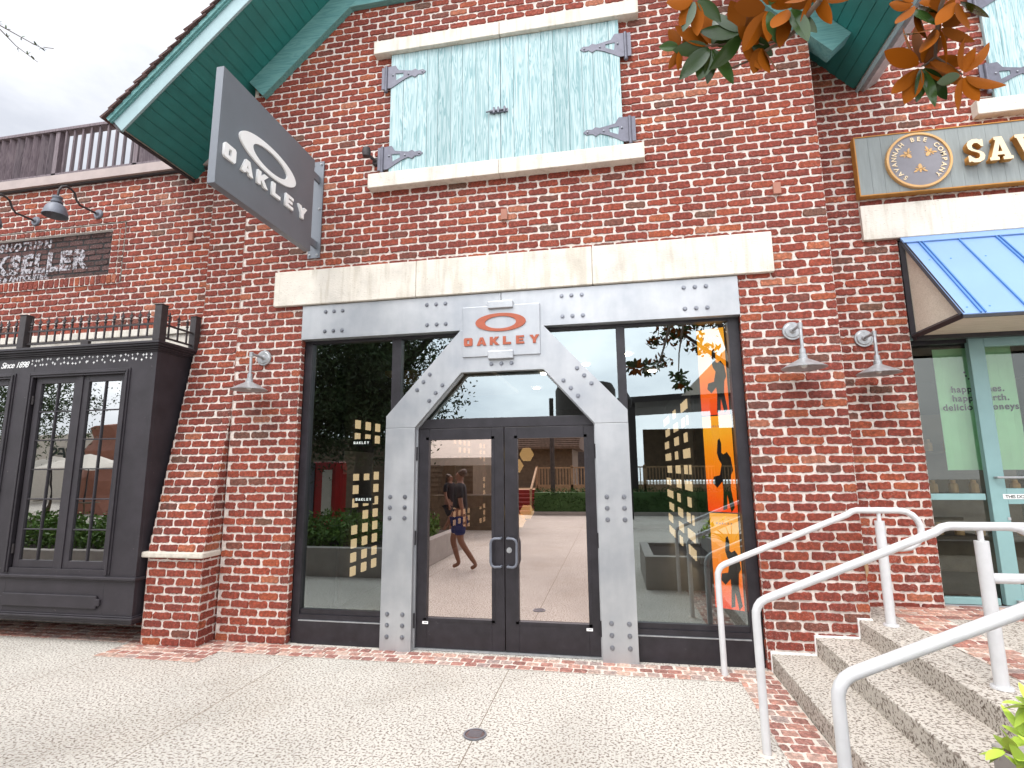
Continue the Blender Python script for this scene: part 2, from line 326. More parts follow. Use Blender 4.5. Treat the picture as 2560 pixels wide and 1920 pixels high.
M['steps'] = aggregate('step_aggregate', (.54, .50, .45), ((.14, .11, .09), (.30, .26, .22)))
# ------------------------------------------------------------------ brickwork
CH, PW = .0848, .225        # course height, brick pitch
def bricks(b, org, U, V, Nn, rows, ivals, phase=0, r0=0, pitch=PW, course=CH, joint=.0155, mortar=True, edge=.003, rel=.009):
    """org + u*U + v*V ; Nn outward. rows: range ; ivals(v)-> [(u0,u1)]"""
    org, U, V, Nn = (np.array(x, float) for x in (org, U, V, Nn))
    nl, ns = 9, 3
    flip = np.dot(np.cross(U, V), Nn) < 0
    P = lambda u, v, n: org+U*u+V*v+Nn*n
    for r in rows:
        v0, v1 = r*course, (r+1)*course
        for (a, c) in ivals((v0+v1)/2):
            if c-a < .03: continue
            if mortar:
                q = [P(a, v0, -rel), P(c, v0, -rel), P(c, v1, -rel), P(a, v1, -rel)]
                b.add(q, [(3, 2, 1, 0) if flip else (0, 1, 2, 3)], 1)
            off = phase+(pitch/2 if (r+r0) % 2 else 0)
            k = math.floor((a-off)/pitch)
            while off+k*pitch < c:
                jx = random.gauss(0, .004)
                u0 = max(off+k*pitch+joint/2+jx, a+edge); u1 = min(off+(k+1)*pitch-joint/2+random.gauss(0, .003), c-edge); k += 1
                if u1-u0 < .035: continue
                w0, w1 = v0+joint/2+random.uniform(-.002, .003), v1-joint/2+random.uniform(-.003, .002)
                us = np.linspace(u0, u1, nl+1); vs = np.linspace(w0, w1, ns+1)
                J = RNG.normal(0, .0031, (2*(nl+ns), 2))
                ring = [(u, w0) for u in us[:-1]]+[(u1, v) for v in vs[:-1]]+[(u, w1) for u in us[:0:-1]]+[(u0, v) for v in vs[:0:-1]]
                ring = np.array(ring)+J; n = len(ring); cu, cv = (u0+u1)/2, (w0+w1)/2
                for ci in (0, nl, nl+ns, 2*nl+ns):
                    ring[ci] += (np.array([cu, cv])-ring[ci])*np.array([.045, .12])*random.uniform(.5, 1.5)
                d = random.uniform(-.0025, .0025)
                tilt = random.gauss(0, .01), random.gauss(0, .02)
                inner = ring+(np.array([cu, cv])-ring)*np.array([.05, .11])
                vo = [P(x, y, -rel-.001) for x, y in ring]
                vi = [P(x, y, d+tilt[0]*(x-cu)+tilt[1]*(y-cv)) for x, y in inner]
                fs = [tuple(range(n, 2*n))]+[(i, (i+1) % n, (i+1) % n+n, i+n) for i in range(n)]
                if flip: fs = [f[::-1] for f in fs]
                b.add(vo+vi, fs, 0)
def cut(iv, x0, x1):
    o = []
    for a, c in iv:
        if x1 <= a or x0 >= c: o.append((a, c)); continue
        if a < x0: o.append((a, x0))
        if x1 < c: o.append((x1, c))
    return o
X, Yx, Z = (1, 0, 0), (0, 1, 0), (0, 0, 1)
zl = lambda x: 5.57+.932*(x+5.25)           # underside of the left roof slope
zr = lambda x: 5.78+1.1*(2.72-x)            # and of the right one
PEAK = -.832
# ================================================================== GROUND
g = MB(); g.quad((-70, -70, 0), (70, -70, 0), (70, .5, 0), (-70, .5, 0))
tag(g.build('pavement', M['ground']), kind='structure')
pv = MB()
def band(v):                                 # brick borders set in the paving (v = y)
    iv = []
    if -.60 < v < -.245: iv.append((-5.05, -3.9))
    if -.245 <= v < .34: iv.append((-9.5, -3.9) if v < .3 else (-9.5, -4.9))
    if -.305 < v < .02: iv.append((-3.9, 1.295))
    elif v <= -.305: iv.append((.975, 1.295))
    return iv
bricks(pv, (0, 0, .008), X, Yx, Z, range(-42, 5), band, phase=.03, course=.1, pitch=.125, joint=.014, rel=.004)
tag(pv.build('brick_paving', [M['paver'], M['grout']]), kind='structure')
# steps
st = empty('entrance_steps', (2, -1.3, 0), 'three speckled aggregate steps climbing right to the teal shop door', 'steps')
for i, x in enumerate((1.30, 1.665, 2.02)):
    b = MB(); x1 = (1.665, 2.02, 7.0)[i]
    if i < 2: b.box(x, x1+.05, -2.62, -.003, .001, .153*(i+1))
    else:
        b.box(x, 2.13, -2.62, -.003, .001, .46); b.box(2.13, 9, -2.62, .62, .001, .4599)
    b.build('step', M['steps'], st, bevel=.008)
b = MB()
for i, (x, x1) in enumerate(((1.30, 1.665), (1.665, 2.02), (2.02, 2.13))):
    z = .153*(i+1); b.box(x, x1, -.02, .006, z-.006, z+.012); b.box(x-.006, x+.012, -.022, .006, z-.153, z+.013)
b.build('caulk_line', M['white'], st)
lb = MB()
def lband(v):
    return [(2.38, 9)] if v > .09 else [(2.38, 2.74)]
bricks(lb, (0, 0, .4685), X, Yx, Z, range(-26, 6), lambda v: [(a, c) for a, c in lband(v)], course=.1, pitch=.2, joint=.013, rel=.005)
o = lb.build('brick_border', [M['paver'], M['grout']], st)
# drain cover
dr = empty('drain_cover', (-.977, -1.505, 0), 'small round brown metal drain cover set in the pale speckled paving', 'drain cover')
b = MB(); b.lathe([(0.0, .008), (.062, .008), (.066, .004)], (-.977, -1.505, 0)); b.build('plate', M['brass'], dr)
b = MB(); b.lathe([(.066, .003), (.067, .01), (.078, .010), (.08, .002)], (-.977, -1.505, 0)); b.build('rim', M['bolt'], dr)
b = MB()
for i in range(7): b.box(-.977-.045, -.977+.045, -1.545+i*.013, -1.540+i*.013, .008, .010)
b.build('ribs', M['bolt'], dr)
# ================================================================== MAIN BUILDING
bld = empty('brick_shop_building', (-1.05, 3, 0), 'red brick gabled shop front with riveted steel portal and teal shutters', 'building')
w = MB()
def main_iv(v):
    z = v
    lo = -4.2 if z < zl(-4.2) else (z-5.57)/.932-5.25
    hi = 2.13 if z < zr(2.13) else 2.72-(z-5.78)/1.1
    if hi-lo < .05: return []
    iv = [(lo, hi)]
    if z < 3.61: iv = cut(iv, -3.375, 1.27)
    if 3.62 < z < 4.0: iv = cut(iv, -3.70, 1.58)
    if 4.95 < z < 6.72: iv = cut(iv, -2.30, .2)
    return iv
bricks(w, (0, 0, 0), X, Z, (0, -1, 0), range(0, 113), main_iv)
# returns of the opening, right flank
bricks(w, (-3.375, 0, 0), Yx, Z, (1, 0, 0), range(0, 43), lambda v: [(0, .085)], r0=1, edge=.006)
bricks(w, (1.27, 0, 0), Yx, Z, (-1, 0, 0), range(0, 43), lambda v: [(0, .085)], r0=1, edge=.006)
bricks(w, (2.13, 0, 0), Yx, Z, (1, 0, 0), range(5, 76), lambda v: [(0, .49)], r0=1)
bricks(w, (-4.2, 0, 0), Yx, Z, (-1, 0, 0), range(20, 78), lambda v: [(0, .4)], r0=1)
w.build('wall', [M['brick'], M['mortar']], bld)
# body of the building behind the skin
b = MB(); b.box(-4.19, -3.65, .02, 11.1, 0, 5.9); b.box(1.65, 2.12, .02, 11.1, 0, 5.9); b.box(-4.19, 2.12, 11.1, 11.4, 0, 5.9)
b.box(-3.6, 1.6, .02, 9, 3.75, 5.9)
b.pxz([(-4.19, 5.9), (2.12, 5.9), (2.12, zr(2.12)-.02), (PEAK, zl(PEAK)-.05), (-4.19, zl(-4.19)-.02)], .02, 9)
b.build('wall_core', M['mortar'], bld)
for (a, c) in ((-3.727, -2.025), (-2.019, -.129), (-.123, 1.602)):
    b = MB(); b.box(a, c, -.045, .2, 3.612, 4.02); b.build('door_lintel', M['stone'], bld, bevel=.007)
for x in (-2.022, -.126): b = MB(); b.box(x-.004, x+.004, -.03, .2, 3.63, 4.0); b.build('mortar_joint', M['stone_dark'], bld)
for (a, c) in ((-2.58, -1.073), (-1.067, .46)):
    b = MB(); b.box(a, c, -.10, .2, 6.607, 6.768); b.build('window_lintel', M['stone'], bld, bevel=.006)
    b = MB(); b.box(a-.015, c-.012, -.11, .2, 4.905, 5.075); b.build('window_sill', M['stone'], bld, bevel=.006)
# shutters
def shutter(parent, x0, x1, z0, z1, cuts, yf=-.045, label=None):
    b = MB(); xs = [x0]+cuts+[x1]
    for a, c in zip(xs, xs[1:]): b.box(a+.0015, c-.0015, yf+random.uniform(-.003, .003), yf+.035, z0, z1)
    b.box(x0+.01, x1-.01, yf+.012, yf+.05, z0+.01, z1-.01)
    o = b.build('shutter', M['shutter'], parent, bevel=.002, seg=1)
    return o
sL = shutter(bld, -2.378, -1.071, 5.085, 6.603, [-2.22, -2.05, -1.93, -1.80, -1.645, -1.512, -1.354, -1.207])
sR = shutter(bld, -1.067, .246, 5.085, 6.603, [-.921, -.746, -.61, -.474, -.31, -.162, -.04, .137])
def hinge(parent, x, z, s, y=-.05):          # s=+1: strap runs to +x
    P = lambda pts: [(x+s*u, z+v) for u, v in pts]
    o1 = [(0, .15), (.10, .155), (.14, .09), (.22, .075), (.30, .06), (.345, .075), (.38, .05), (.44, .055), (.475, .025), (.44, -.005), (.38, .0), (.345, -.03), (.30, -.005), (.22, -.035), (.13, -.085), (.09, -.11), (.05, -.13), (0, -.13)]
    o2 = [(.10, .05), (.20, .045), (.20, .0), (.11, -.04)]
    me = shape_mesh([P(o1), P(o2)], .004)
    h = mesh_obj('hinge', me, M['hinge'], Matrix.Translation((0, y, 0)) @ FRONT, parent)
    b = MB(); b.tube([(x-s*.012, y-.006, z-.16), (x-s*.012, y-.006, z+.15)], .018, 10)
    b.lathe([(0, -.19), (.02, -.18), (.024, -.165), (.012, -.155)], (x-s*.012, y-.006, z), 10); b.build('hinge_pin', M['hinge'], parent)
    b = MB(); b.box(min(x-s*.07, x-s*.012), max(x-s*.07, x-s*.012), y+.0, y+.012, z-.13, z+.15); b.build('hinge_plate', M['hinge'], parent)
    for u, v in ((.07, .03), (.26, .02), (.43, .025)): b = MB(); b.lathe([(0, -.016), (.010, -.012), (.012, 0)], (x+s*u, y, z+v), 8, 'y'); b.build('rivet', M['bolt'], parent)
hinge(sL, -2.42, 6.295, 1); hinge(sL, -2.44, 5.27, 1); hinge(sR, .30, 6.27, -1); hinge(sR, .305, 5.27, -1)
b = MB(); b.box(-1.19, -.985, -.062, -.048, 5.665, 5.705); b.tube([(-1.23, -.068, 5.68), (-1.0, -.068, 5.69)], .008, 8)
for x in (-1.15, -1.10, -1.03): b.box(x, x+.02, -.082, -.05, 5.655, 5.72)
b.build('latch', M['hinge'], sR)
# roof ---------------------------------------------------------------
rf = MB(); T = Vector((.7316, 0, .6818)); Nl = Vector((-.6818, 0, .7316))
Tr = Vector((-.6727, 0, .7399)); Nr = Vector((.7399, 0, .6727))
def slope_pt(side, s, n):                     # s along slope from eave, n outward
    if side < 0: return Vector((-5.25, 0, 5.57))+T*s+Nl*n
    return Vector((2.72, 0, 5.78))+Tr*s+Nr*n
LS = (PEAK+5.25)/.7316; RS = (2.72-PEAK)/.6727
F = -.72
for side, LEN in ((-1, LS), (1, RS)):
    nrm = Nl if side < 0 else Nr
    b = MB(); k = 0; s = .012
    while s < LEN:
        e = min(s+.125, LEN); q = [slope_pt(side, s, 0), slope_pt(side, e-.010, 0), slope_pt(side, e-.010, .02), slope_pt(side, s, .02)]
        b.prism([(p.x, F, p.z) for p in q], (0, .55-F, 0)); s += .125
    q = [slope_pt(side, 0, .008), slope_pt(side, LEN, .008), slope_pt(side, LEN, .03), slope_pt(side, 0, .03)]
    b.prism([(p.x, F, p.z) for p in q], (0, .6-F, 0))
    b.build('soffit', M['soffit'], bld)
    b = MB(); q = [slope_pt(side, -.02, .034), slope_pt(side, LEN, .034), slope_pt(side, LEN, .2), slope_pt(side, -.02, .2)]
    b.prism([(p.x, F+.02, p.z) for p in q], (0, 9.6, 0)); b.build('roof_deck', M['mortar'], bld)
    # shingle courses, stepped
    b = MB(); s = -.09
    while s < LEN:
        e = min(s+.17, LEN+.02); q = [slope_pt(side, s, .235), slope_pt(side, e, .205), slope_pt(side, e, .225), slope_pt(side, s, .262)]
        b.prism([(p.x, F-.10+random.uniform(-.008, .008), p.z) for p in q], (0, 9.7, 0)); s += .135
    b.build('shingles', M['shingle'], bld)
    b = MB(); q = [slope_pt(side, -.03, -.02), slope_pt(side, LEN+.05, -.02), slope_pt(side, LEN+.05, .185), slope_pt(side, -.03, .185)]
    b.prism([(p.x, F-.03, p.z) for p in q], (0, .028, 0)); b.build('rake_fascia', M['teal_fascia'], bld, bevel=.003)
    b = MB(); q = [slope_pt(side, -.05, .165), slope_pt(side, LEN+.05, .165), slope_pt(side, LEN+.05, .215), slope_pt(side, -.05, .215)]
    b.prism([(p.x, F-.07, p.z) for p in q], (0, .04, 0))
    q = [slope_pt(side, -.05, .148), slope_pt(side, LEN+.05, .148), slope_pt(side, LEN+.05, .164), slope_pt(side, -.05, .164)]
    b.prism([(p.x, F-.05, p.z) for p in q], (0, .02, 0)); b.build('rake_moulding', M['teal_beam'], bld)
    # eave boards
    b = MB(); y1 = .34 if side < 0 else .48
    q = [slope_pt(side, -.05, -.015), slope_pt(side, -.022, -.015), slope_pt(side, -.022, .16), slope_pt(side, -.05, .16)]
    b.prism([(p.x, F-.03, p.z) for p in q], (0, y1-F+.03, 0)); b.build('eave_fascia', M['teal_fascia'] if side > 0 else M['iron'], bld)
    if side > 0:
        b = MB(); q = [slope_pt(side, -.09, .03), slope_pt(side, -.052, .03), slope_pt(side, -.052, .19), slope_pt(side, -.12, .19)]
        b.prism([(p.x, F-.03, p.z) for p in q], (0, y1-F+.03, 0)); b.build('gutter', M['galv'], bld)
# raking beams and tie
def rake_beam(side, s0, s1, d0, d1, y0, y1):
    b = MB(); q = [slope_pt(side, s0, d0), slope_pt(side, s1, d0), slope_pt(side, s1, d1), slope_pt(side, s0, d1)]
    b.prism([(p.x, y0, p.z) for p in q], (0, y1-y0, 0)); return b
b = rake_beam(-1, 1.39, 3.3, -.003, -.295, -.075, .06)
b.box(-3.04, .95, -.074, .059, 7.335, 7.60)
b.build('gable_beam', M['teal_beam'], bld, bevel=.004)
b = rake_beam(1, .32, 3.0, -.003, -.26, -.075, .09); b.build('gable_beam', M['teal_beam'], bld, bevel=.004)
# steel portal ------------------------------------------------------
b = MB(); b.box(-3.372, -1.089, -.012, .10, 3.215, 3.603); b.box(-1.083, 1.267, -.012, .10, 3.215, 3.603)
beam = b.build('steel_beam', M['steel'], bld, bevel=.002)
for xs, s in ((1, 1), (-1, -1)):
    f = lambda x: x if s > 0 else -2.166-x
    b = MB(); q = [(-2.335, 2.0), (-2.01, 2.0)]
    post = [(f(-2.338), 0.004), (f(-2.012), 0.004), (f(-2.01), 2.197), (f(-2.332), 2.197)]
    b.pxz(post, -.018, .05)
    b.pxz([(f(-2.331), 2.201), (f(-2.01), 2.201), (f(-1.514), 2.762), (-1.083, 2.762), (-1.083, 3.2149), (f(-1.525), 3.2149), (f(-2.331), 2.325)], -.018, .05)
    b.build('steel_arch', M['steel'], bld, bevel=.002)
    b = MB(); b.pxz([(f(-2.04), .004), (f(-2.0), .004), (f(-2.0), 2.197), (f(-1.508), 2.752), (f(-1.53), 2.79), (f(-2.04), 2.22)], .0501, .079)
    b.build('arch_return', M['steel'], bld)
def bolt(parent, x, z, y=-.018):
    b = MB(); b.lathe([(0, -.016), (.013, -.016), (.0165, -.011), (.0165, -.002)], (x, y, z), 6, 'y'); b.lathe([(.0165, -.003), (.023, -.003), (.023, 0)], (x, y, z), 14, 'y')
    return b.build('bolt', M['bolt'], parent)
BP = [(-3.089, 3.52), (-2.987, 3.52), (-2.884, 3.52), (-3.089, 3.296), (-2.986, 3.297), (-2.883, 3.296), (-1.903, 3.521), (-1.798, 3.521), (-1.694, 3.522), (-1.897, 3.297), (-1.79, 3.297), (-1.688, 3.296),
      (-.448, 3.518), (-.347, 3.518), (-.242, 3.518), (-.444, 3.3), (-.342, 3.299), (-.237, 3.299), (.76, 3.518), (.866, 3.518), (.97, 3.519), (.76, 3.301), (.866, 3.302), (.97, 3.301)]
for x, z in BP: bolt(beam, x, z, -.012)
AP = [(-1.855, 2.755), (-1.924, 2.678), (-1.993, 2.596), (-1.716, 2.635), (-1.788, 2.556), (-1.857, 2.476)]
for x, z in AP: bolt(bld, x, z); bolt(bld, -2.166-x, z)
for x in (-1.19, -1.084, -.978): bolt(bld, x, 2.838)
for z in (1.491, 1.385, 1.279, .348, .244, .136):
    for x in (-2.263, -2.102, -.064, .097): bolt(bld, x, z)
# storefront frame ---------------------------------------------------
Y0, Y1 = .08, .20
b = MB(); b.box(-3.37, -3.285, Y0, Y1, .0, 3.214); b.box(1.165, 1.268, Y0, Y1, 0, 3.214)
b.box(-3.285, 1.165, Y0+.002, Y1, 3.185, 3.213); b.build('window_frame', M['black'], bld, bevel=.003)
b = MB(); b.box(-2.325, -2.225, Y0, Y1, 2.0, 3.184); b.build('mullion', M['black'], bld, bevel=.003); b = MB(); b.box(.085, .172, Y0, Y1, 2.0, 3.184); b.build('mullion', M['black'], bld, bevel=.003)
for a, c in ((-3.285, -2.30), (.13, 1.165)):
    b = MB(); b.box(a, c, Y0-.012, Y1, .0, .225); b.box(a, c, Y0-.016, Y1-.001, .2255, .233, 1)
    b.box(a, c, Y0+.004, Y1-.002, .234, .285); b.box(a, c, Y0+.02, Y1-.003, .286, .335)
    b.build('base_panel', [M['black'], M['galv']], bld)
b = MB(); b.box(-2.28, -2.0, .08, .10, .0, 2.29); b.build('frame_post', M['black'], bld); b = MB(); b.box(-.17, .13, .08, .10, 0, 2.29); b.build('frame_post', M['black'], bld)
b = MB(); b.box(-2.0, -.166, Y0, Y1, 2.192, 2.292); b.build('transom_bar', M['black'], bld, bevel=.003)
b = MB(); b.box(-2.0, -.166, Y0-.02, Y1, .004, .018); b.build('threshold', M['galv'], bld)
for a, c, z0 in ((-3.285, -2.325, .335), (.172, 1.165, .335)):
    b = MB(); b.quad((a, .125, z0), (c, .125, z0), (c, .125, 3.185), (a, .125, 3.185)); b.build('window_pane', M['glass'], bld)
b = MB(); b.quad((-2.225, .125, 2.25), (.085, .125, 2.25), (.085, .125, 3.185), (-2.225, .125, 3.185)); b.build('transom_pane', M['glass'], bld)
for side in (-1, 1):
    mid = -1.083
    x0, x1 = (-2.0, mid-.004) if side < 0 else (mid+.004, -.166)
    gx0, gx1 = (-1.888, -1.216) if side < 0 else (-.946, -.272)
    b = MB(); y = .082
    b.box(x0, gx0, y, .13, .02, 2.188); b.box(gx1, x1, y, .13, .02, 2.188); b.box(gx0, gx1, y, .13, 2.072, 2.188); b.box(gx0, gx1, y, .13, .02, .302)
    d = b.build('door', M['black'], bld, bevel=.003)
    b = MB(); e = .022
    for q in ((gx0-.03, gx0, .28, 2.10), (gx1, gx1+.03, .28, 2.10)): b.box(q[0], q[1], y-.006, y, q[2], q[3])
    b.box(gx0-.03, gx1+.03, y-.006, y, 2.072, 2.10); b.box(gx0-.03, gx1+.03, y-.006, y, .275, .303)
    b.build('glazing_bead', M['black'], d)
    b = MB(); b.quad((gx0, .11, .30), (gx1, .11, .30), (gx1, .11, 2.074), (gx0, .11, 2.074)); b.build('door_pane', M['glass_door'], d)
    s = side; hx = mid+s*.035
    path = [(hx, y, 1.085), (hx, y-.05, 1.085), (hx+s*.06, y-.062, 1.085), (hx+s*.085, y-.062, 1.07), (hx+s*.095, y-.062, 1.04), (hx+s*.095, y-.062, .86), (hx+s*.085, y-.062, .83), (hx+s*.06, y-.062, .815), (hx, y-.05, .815), (hx, y, .815)]
    b = MB(); b.tube(path, .013, 12); b.build('handle', M['lampgrey'], d, smooth=True)
    if side > 0: b = MB(); b.lathe([(0, -.014), (.012, -.014), (.013, -.008), (.026, -.008), (.028, 0)], (mid+.045, y, .968), 20, 'y'); b.build('lock', M['galv'], d, smooth=True)
    lx = (-1.93, -1.87) if side < 0 else (-.30, -.24)
    b = MB(); b.box(lx[0], lx[1], y-.003, y, .245, .270); b.box(lx[0]+.018, lx[1]-.008, y-.004, y-.003, .255, .261, 1); b.build('sticker', [M['white'], M['lampgrey']], d)
    for z in (1.93, 1.08, .28):
        xx = -2.006 if side < 0 else -.16
        b = MB(); b.tube([(xx, .045, z-.07), (xx, .045, z+.07)], .011, 8); b.build('hinge', M['black'], d)
# ================================================================== portal plaque (wall sign)
def ell(cx, cy, a, b_, n=48): return [(cx+a*math.cos(2*math.pi*i/n), cy+b_*math.sin(2*math.pi*i/n)) for i in range(n)]
GL = {'O': [[(.12, 0), (1.13, 0), (1.25, .14), (1.25, .86), (1.13, 1), (.12, 1), (0, .86), (0, .14)], [(.47, .27), (.47, .73), (.78, .73), (.78, .27)]],
      'A': [[(0, 0), (.46, 1), (.92, 1), (1.38, 0), (.92, 0), (.86, .17), (.52, .17), (.46, 0)], [(.58, .38), (.80, .38), (.69, .70)]],
      'K': [[(0, 0), (0, 1), (.42, 1), (.42, .66), (.80, 1), (1.32, 1), (.78, .52), (1.36, 0), (.82, 0), (.42, .38), (.42, 0)]],
      'L': [[(0, 0), (0, 1), (.42, 1), (.42, .27), (1.15, .27), (1.15, 0)]],
      'E': [[(0, 0), (0, 1), (1.12, 1), (1.12, .76), (.42, .76), (.42, .62), (1.0, .62), (1.0, .39), (.42, .39), (.42, .24), (1.15, .24), (1.15, 0)]],
      'Y': [[(0, 1), (.48, 1), (.70, .68), (.92, 1), (1.38, 1), (.91, .42), (.91, 0), (.48, 0), (.48, .42)]]}
def word(s, x, y, wtot, h, ext):              # list of (letter, mesh)
    k = wtot/(len(s)*1.25+(len(s)-1)*.62); out = []; px = x
    for ch in s:
        out.append((ch, shape_mesh([[(px+u*k, y+v*h) for u, v in lp] for lp in GL[ch]], ext))); px += 1.87*k
    return out
pl = empty('wall_plaque', (-1.085, -.02, 2.92), 'square steel plaque with orange ellipse logo and lettering centred on the steel portal', 'sign')
b = MB(); b.box(-1.495, -.676, -.036, -.012, 2.918, 3.455); b.build('plate', M['steel'], pl, bevel=.003)
for z0, z1 in ((3.42, 3.497), (2.882, 2.966)):
    b = MB(); b.box(-1.218, -.953, -.068, -.015, z0, z1); b.build('clamp', M['steel'], pl, bevel=.006)
mesh_obj('emblem', shape_mesh([ell(-1.087, 3.273, .267, .097), ell(-1.087, 3.271, .165, .066)], .006), M['orange'], Matrix.Translation((0, -.042, 0)) @ FRONT, pl)
mesh_obj('lettering', merge([m for _, m in word('OAKLEY', -1.478, 3.033, .785, .086, .006)]).build('t', M['orange']).data, M['orange'], Matrix.Translation((0, -.042, 0)) @ FRONT, pl)
for o in [o for o in COL.objects if o.name == 't']: bpy.data.objects.remove(o)
# ================================================================== blade sign
bs = empty('blade_sign', (-3.24, 0, 4.2), 'dark grey projecting blade sign with white ellipse logo bracketed to the brick gable', 'sign')
b = MB(); b.box(-3.285, -3.21, -1.655, -.185, 4.175, 5.275); b.build('panel', M['signgrey'], bs, bevel=.003)
b = MB(); b.box(-3.348, -3.194, -.022, -.006, 4.165, 5.36); b.build('bracket_plate', M['signgrey'], bs, bevel=.002)
for z in (5.12, 4.32):
    b = MB(); b.box(-3.262, -3.233, -.19, -.02, z-.04, z+.04); b.build('bracket_arm', M['signgrey'], bs, bevel=.002)
for x, z in ((-3.225, 5.32), (-3.225, 4.76), (-3.225, 4.20), (-3.32, 4.20), (-3.32, 5.32)):
    b = MB(); b.lathe([(0, -.04), (.007, -.04), (.008, -.03), (.014, -.03), (.014, -.022)], (x, 0, z), 8, 'y'); b.build('bolt', M['galv'], bs)
SIDE = Matrix(((0, 0, 1, 0), (1, 0, 0, 0), (0, 1, 0, 0), (0, 0, 0, 1)))        # xy drawing -> plane x=const seen from +x
mesh_obj('emblem', shape_mesh([ell(-.985, 4.775, .435, .145), ell(-.97, 4.77, .27, .098)], .009), M['white'], Matrix.Translation((-3.199, 0, 0)) @ SIDE, bs)
for ch, me in word('OAKLEY', -1.60, 4.455, 1.26, .135, .011): mesh_obj('letter', me, M['white'], Matrix.Translation((-3.197, 0, 0)) @ SIDE, bs)
# ================================================================== wall lamps
def barn_lamp(label, loc):
    t = empty('barn_wall_lamp', loc, label, 'wall lamp', 'small galvanised barn lamps on the brick walls')
    b = MB(); b.lathe([(.0, -.035), (.02, -.035), (.03, -.02), (.062, -.02), (.072, -.012), (.085, -.012), (.088, 0)], (0, 0, 0), 28, 'y'); b.build('wall_mount', M['galv'], t, smooth=True, world=False)
    b = MB(); b.tube([(0, -.02, 0), (0, -.2, 0), (0, -.217, -.006), (0, -.222, -.02), (0, -.222, -.26)], .0145, 12); b.lathe([(.02, .02), (.02, -.03), (.0, -.03)], (0, -.222, 0), 12); b.lathe([(.0, .019), (.02, .02)], (0, -.222, 0), 12); b.build('arm', M['galv'], t, smooth=True, world=False)
    b = MB(); b.lathe([(.024, -.22), (.026, -.235), (.026, -.27), (.034, -.275), (.036, -.31), (.06, -.325), (.12, -.355), (.186, -.393), (.186, -.398), (.118, -.362), (.03, -.322)], (0, -.222, 0), 36); b.build('lamp_shade', M['galv'], t, smooth=True, world=False)
    b = MB(); b.lathe([(.0, -.40), (.02, -.394), (.028, -.375), (.022, -.35), (.014, -.33)], (0, -.222, 0), 14); b.build('bulb', M['bulb'], t, smooth=True, world=False)
    return t
M['bulb'] = simple('bulb_glass', (.8, .8, .78), .1)
la = barn_lamp('galvanised barn lamp left of the portal beside the buttress', (-3.824, -.004, 3.03))
for lab, loc in (('galvanised barn lamp between the steel portal and the wall corner', (1.715, -.004, 3.024)), ('galvanised barn lamp on the recessed wall nearest the blue awning', (2.528, .476, 3.024))):
    c = copy_tree(la); c.location = loc; c['label'] = lab
k = empty('wall_lamp_stub', (-2.6, 0, 5.3), 'small black swivel spotlight mounted left of the teal shutters', 'spotlight')
b = MB(); b.lathe([(0, -.03), (.04, -.03), (.055, -.005), (.055, 0)], (-2.54, -.003, 5.275), 16, 'y'); b.build('mount', M['iron'], k, smooth=True)
b = MB(); b.tube([(-2.54, -.02, 5.275), (-2.57, -.08, 5.29), (-2.60, -.12, 5.31)], .018); b.lathe([(0, -.06), (.04, -.05), (.05, 0), (.042, .05), (.0, .05)], (-2.61, -.13, 5.33), 16, 'z'); b.build('lamp_head', M['iron'], k, smooth=True)
for i, (x, z, y) in enumerate(((-1.044, 4.474, 0), (1.698, 4.47, 0), (-5.23, 4.765, .34))):
    b = MB(); b.box(x-.035, x+.035, y-.03, y+.0, z-.06, z+.06)
    if i == 0: b.tube([(x, y-.012, z-.06), (x, y-.012, z-.095)], .006, 6)
    o = b.build('wall_box', M['terra'], bevel=.004)
    tag(o, ('small terracotta electrical box below the shuttered window', 'small terracotta electrical box above the right end of the long lintel', 'small terracotta electrical box on the left wall near the blade sign')[i], 'wall box', 'small terracotta boxes on the brick')
# ================================================================== BUTTRESS
bt = empty('brick_buttress', (-4.55, 0, 0), 'battered brick buttress with cream stone cap between bay window and shop front', 'buttress')
w = MB(); SL = .175
bricks(w, (0, -.235-.0*SL, 0), X, Z, (0, -1, 0), range(0, 11), lambda v: [(-4.885, -4.217)] if v < .90 else [], phase=.08)
yb = lambda z: -.24+SL*(z-.95)
V = (0, SL, 1); nn = Vector((0, -1, SL)).normalized()
bricks(w, (0, -.24-.95*SL, 0), X, V, tuple(nn), range(11, 44), lambda v: [(-4.88, -4.217)], phase=.08)
bricks(w, (-4.217, 0, 0), Yx, Z, (1, 0, 0), range(0, 44), lambda v: [(-.235 if v < .95 else yb(v), .30)] if v > 0 else [(-.235, .3)], phase=.0, r0=1)
bricks(w, (-4.885, 0, 0), Yx, Z, (-1, 0, 0), range(0, 44), lambda v: [(-.235 if v < .95 else yb(v), .34)], phase=.0, r0=1)
w.build('wall', [M['brick'], M['mortar']], bt)
b = MB(); b.box(-4.93, -4.19, -.278, .0, .878, .938); b.build('stone_cap', M['stone_dark'], bt, bevel=.015, seg=3)
# ================================================================== LEFT BUILDING
lbld = empty('bookshop_building', (-8, 3, 0), 'red brick wing with faded painted sign panel and grey coping, left of the gable', 'building')
w = MB()
def left_iv(v):
    iv = [(-11.5, -4.87)]
    if 4.215 < v < 5.06: iv = cut(iv, -10.6, -6.257)
    if 3.26 < v < 3.56: iv = cut(iv, -10.6, -5.0)
    return iv
bricks(w, (0, .34, 0), X, Z, (0, -1, 0), range(0, 68), left_iv, phase=.1)
# pilaster above buttress
bricks(w, (0, .24, 0), X, Z, (0, -1, 0), range(43, 74), lambda v: [(-4.88, -4.2)], phase=.02)
bricks(w, (-4.88, .24, 0), Yx, Z, (-1, 0, 0), range(43, 74), lambda v: [(0, .11)], r0=1)
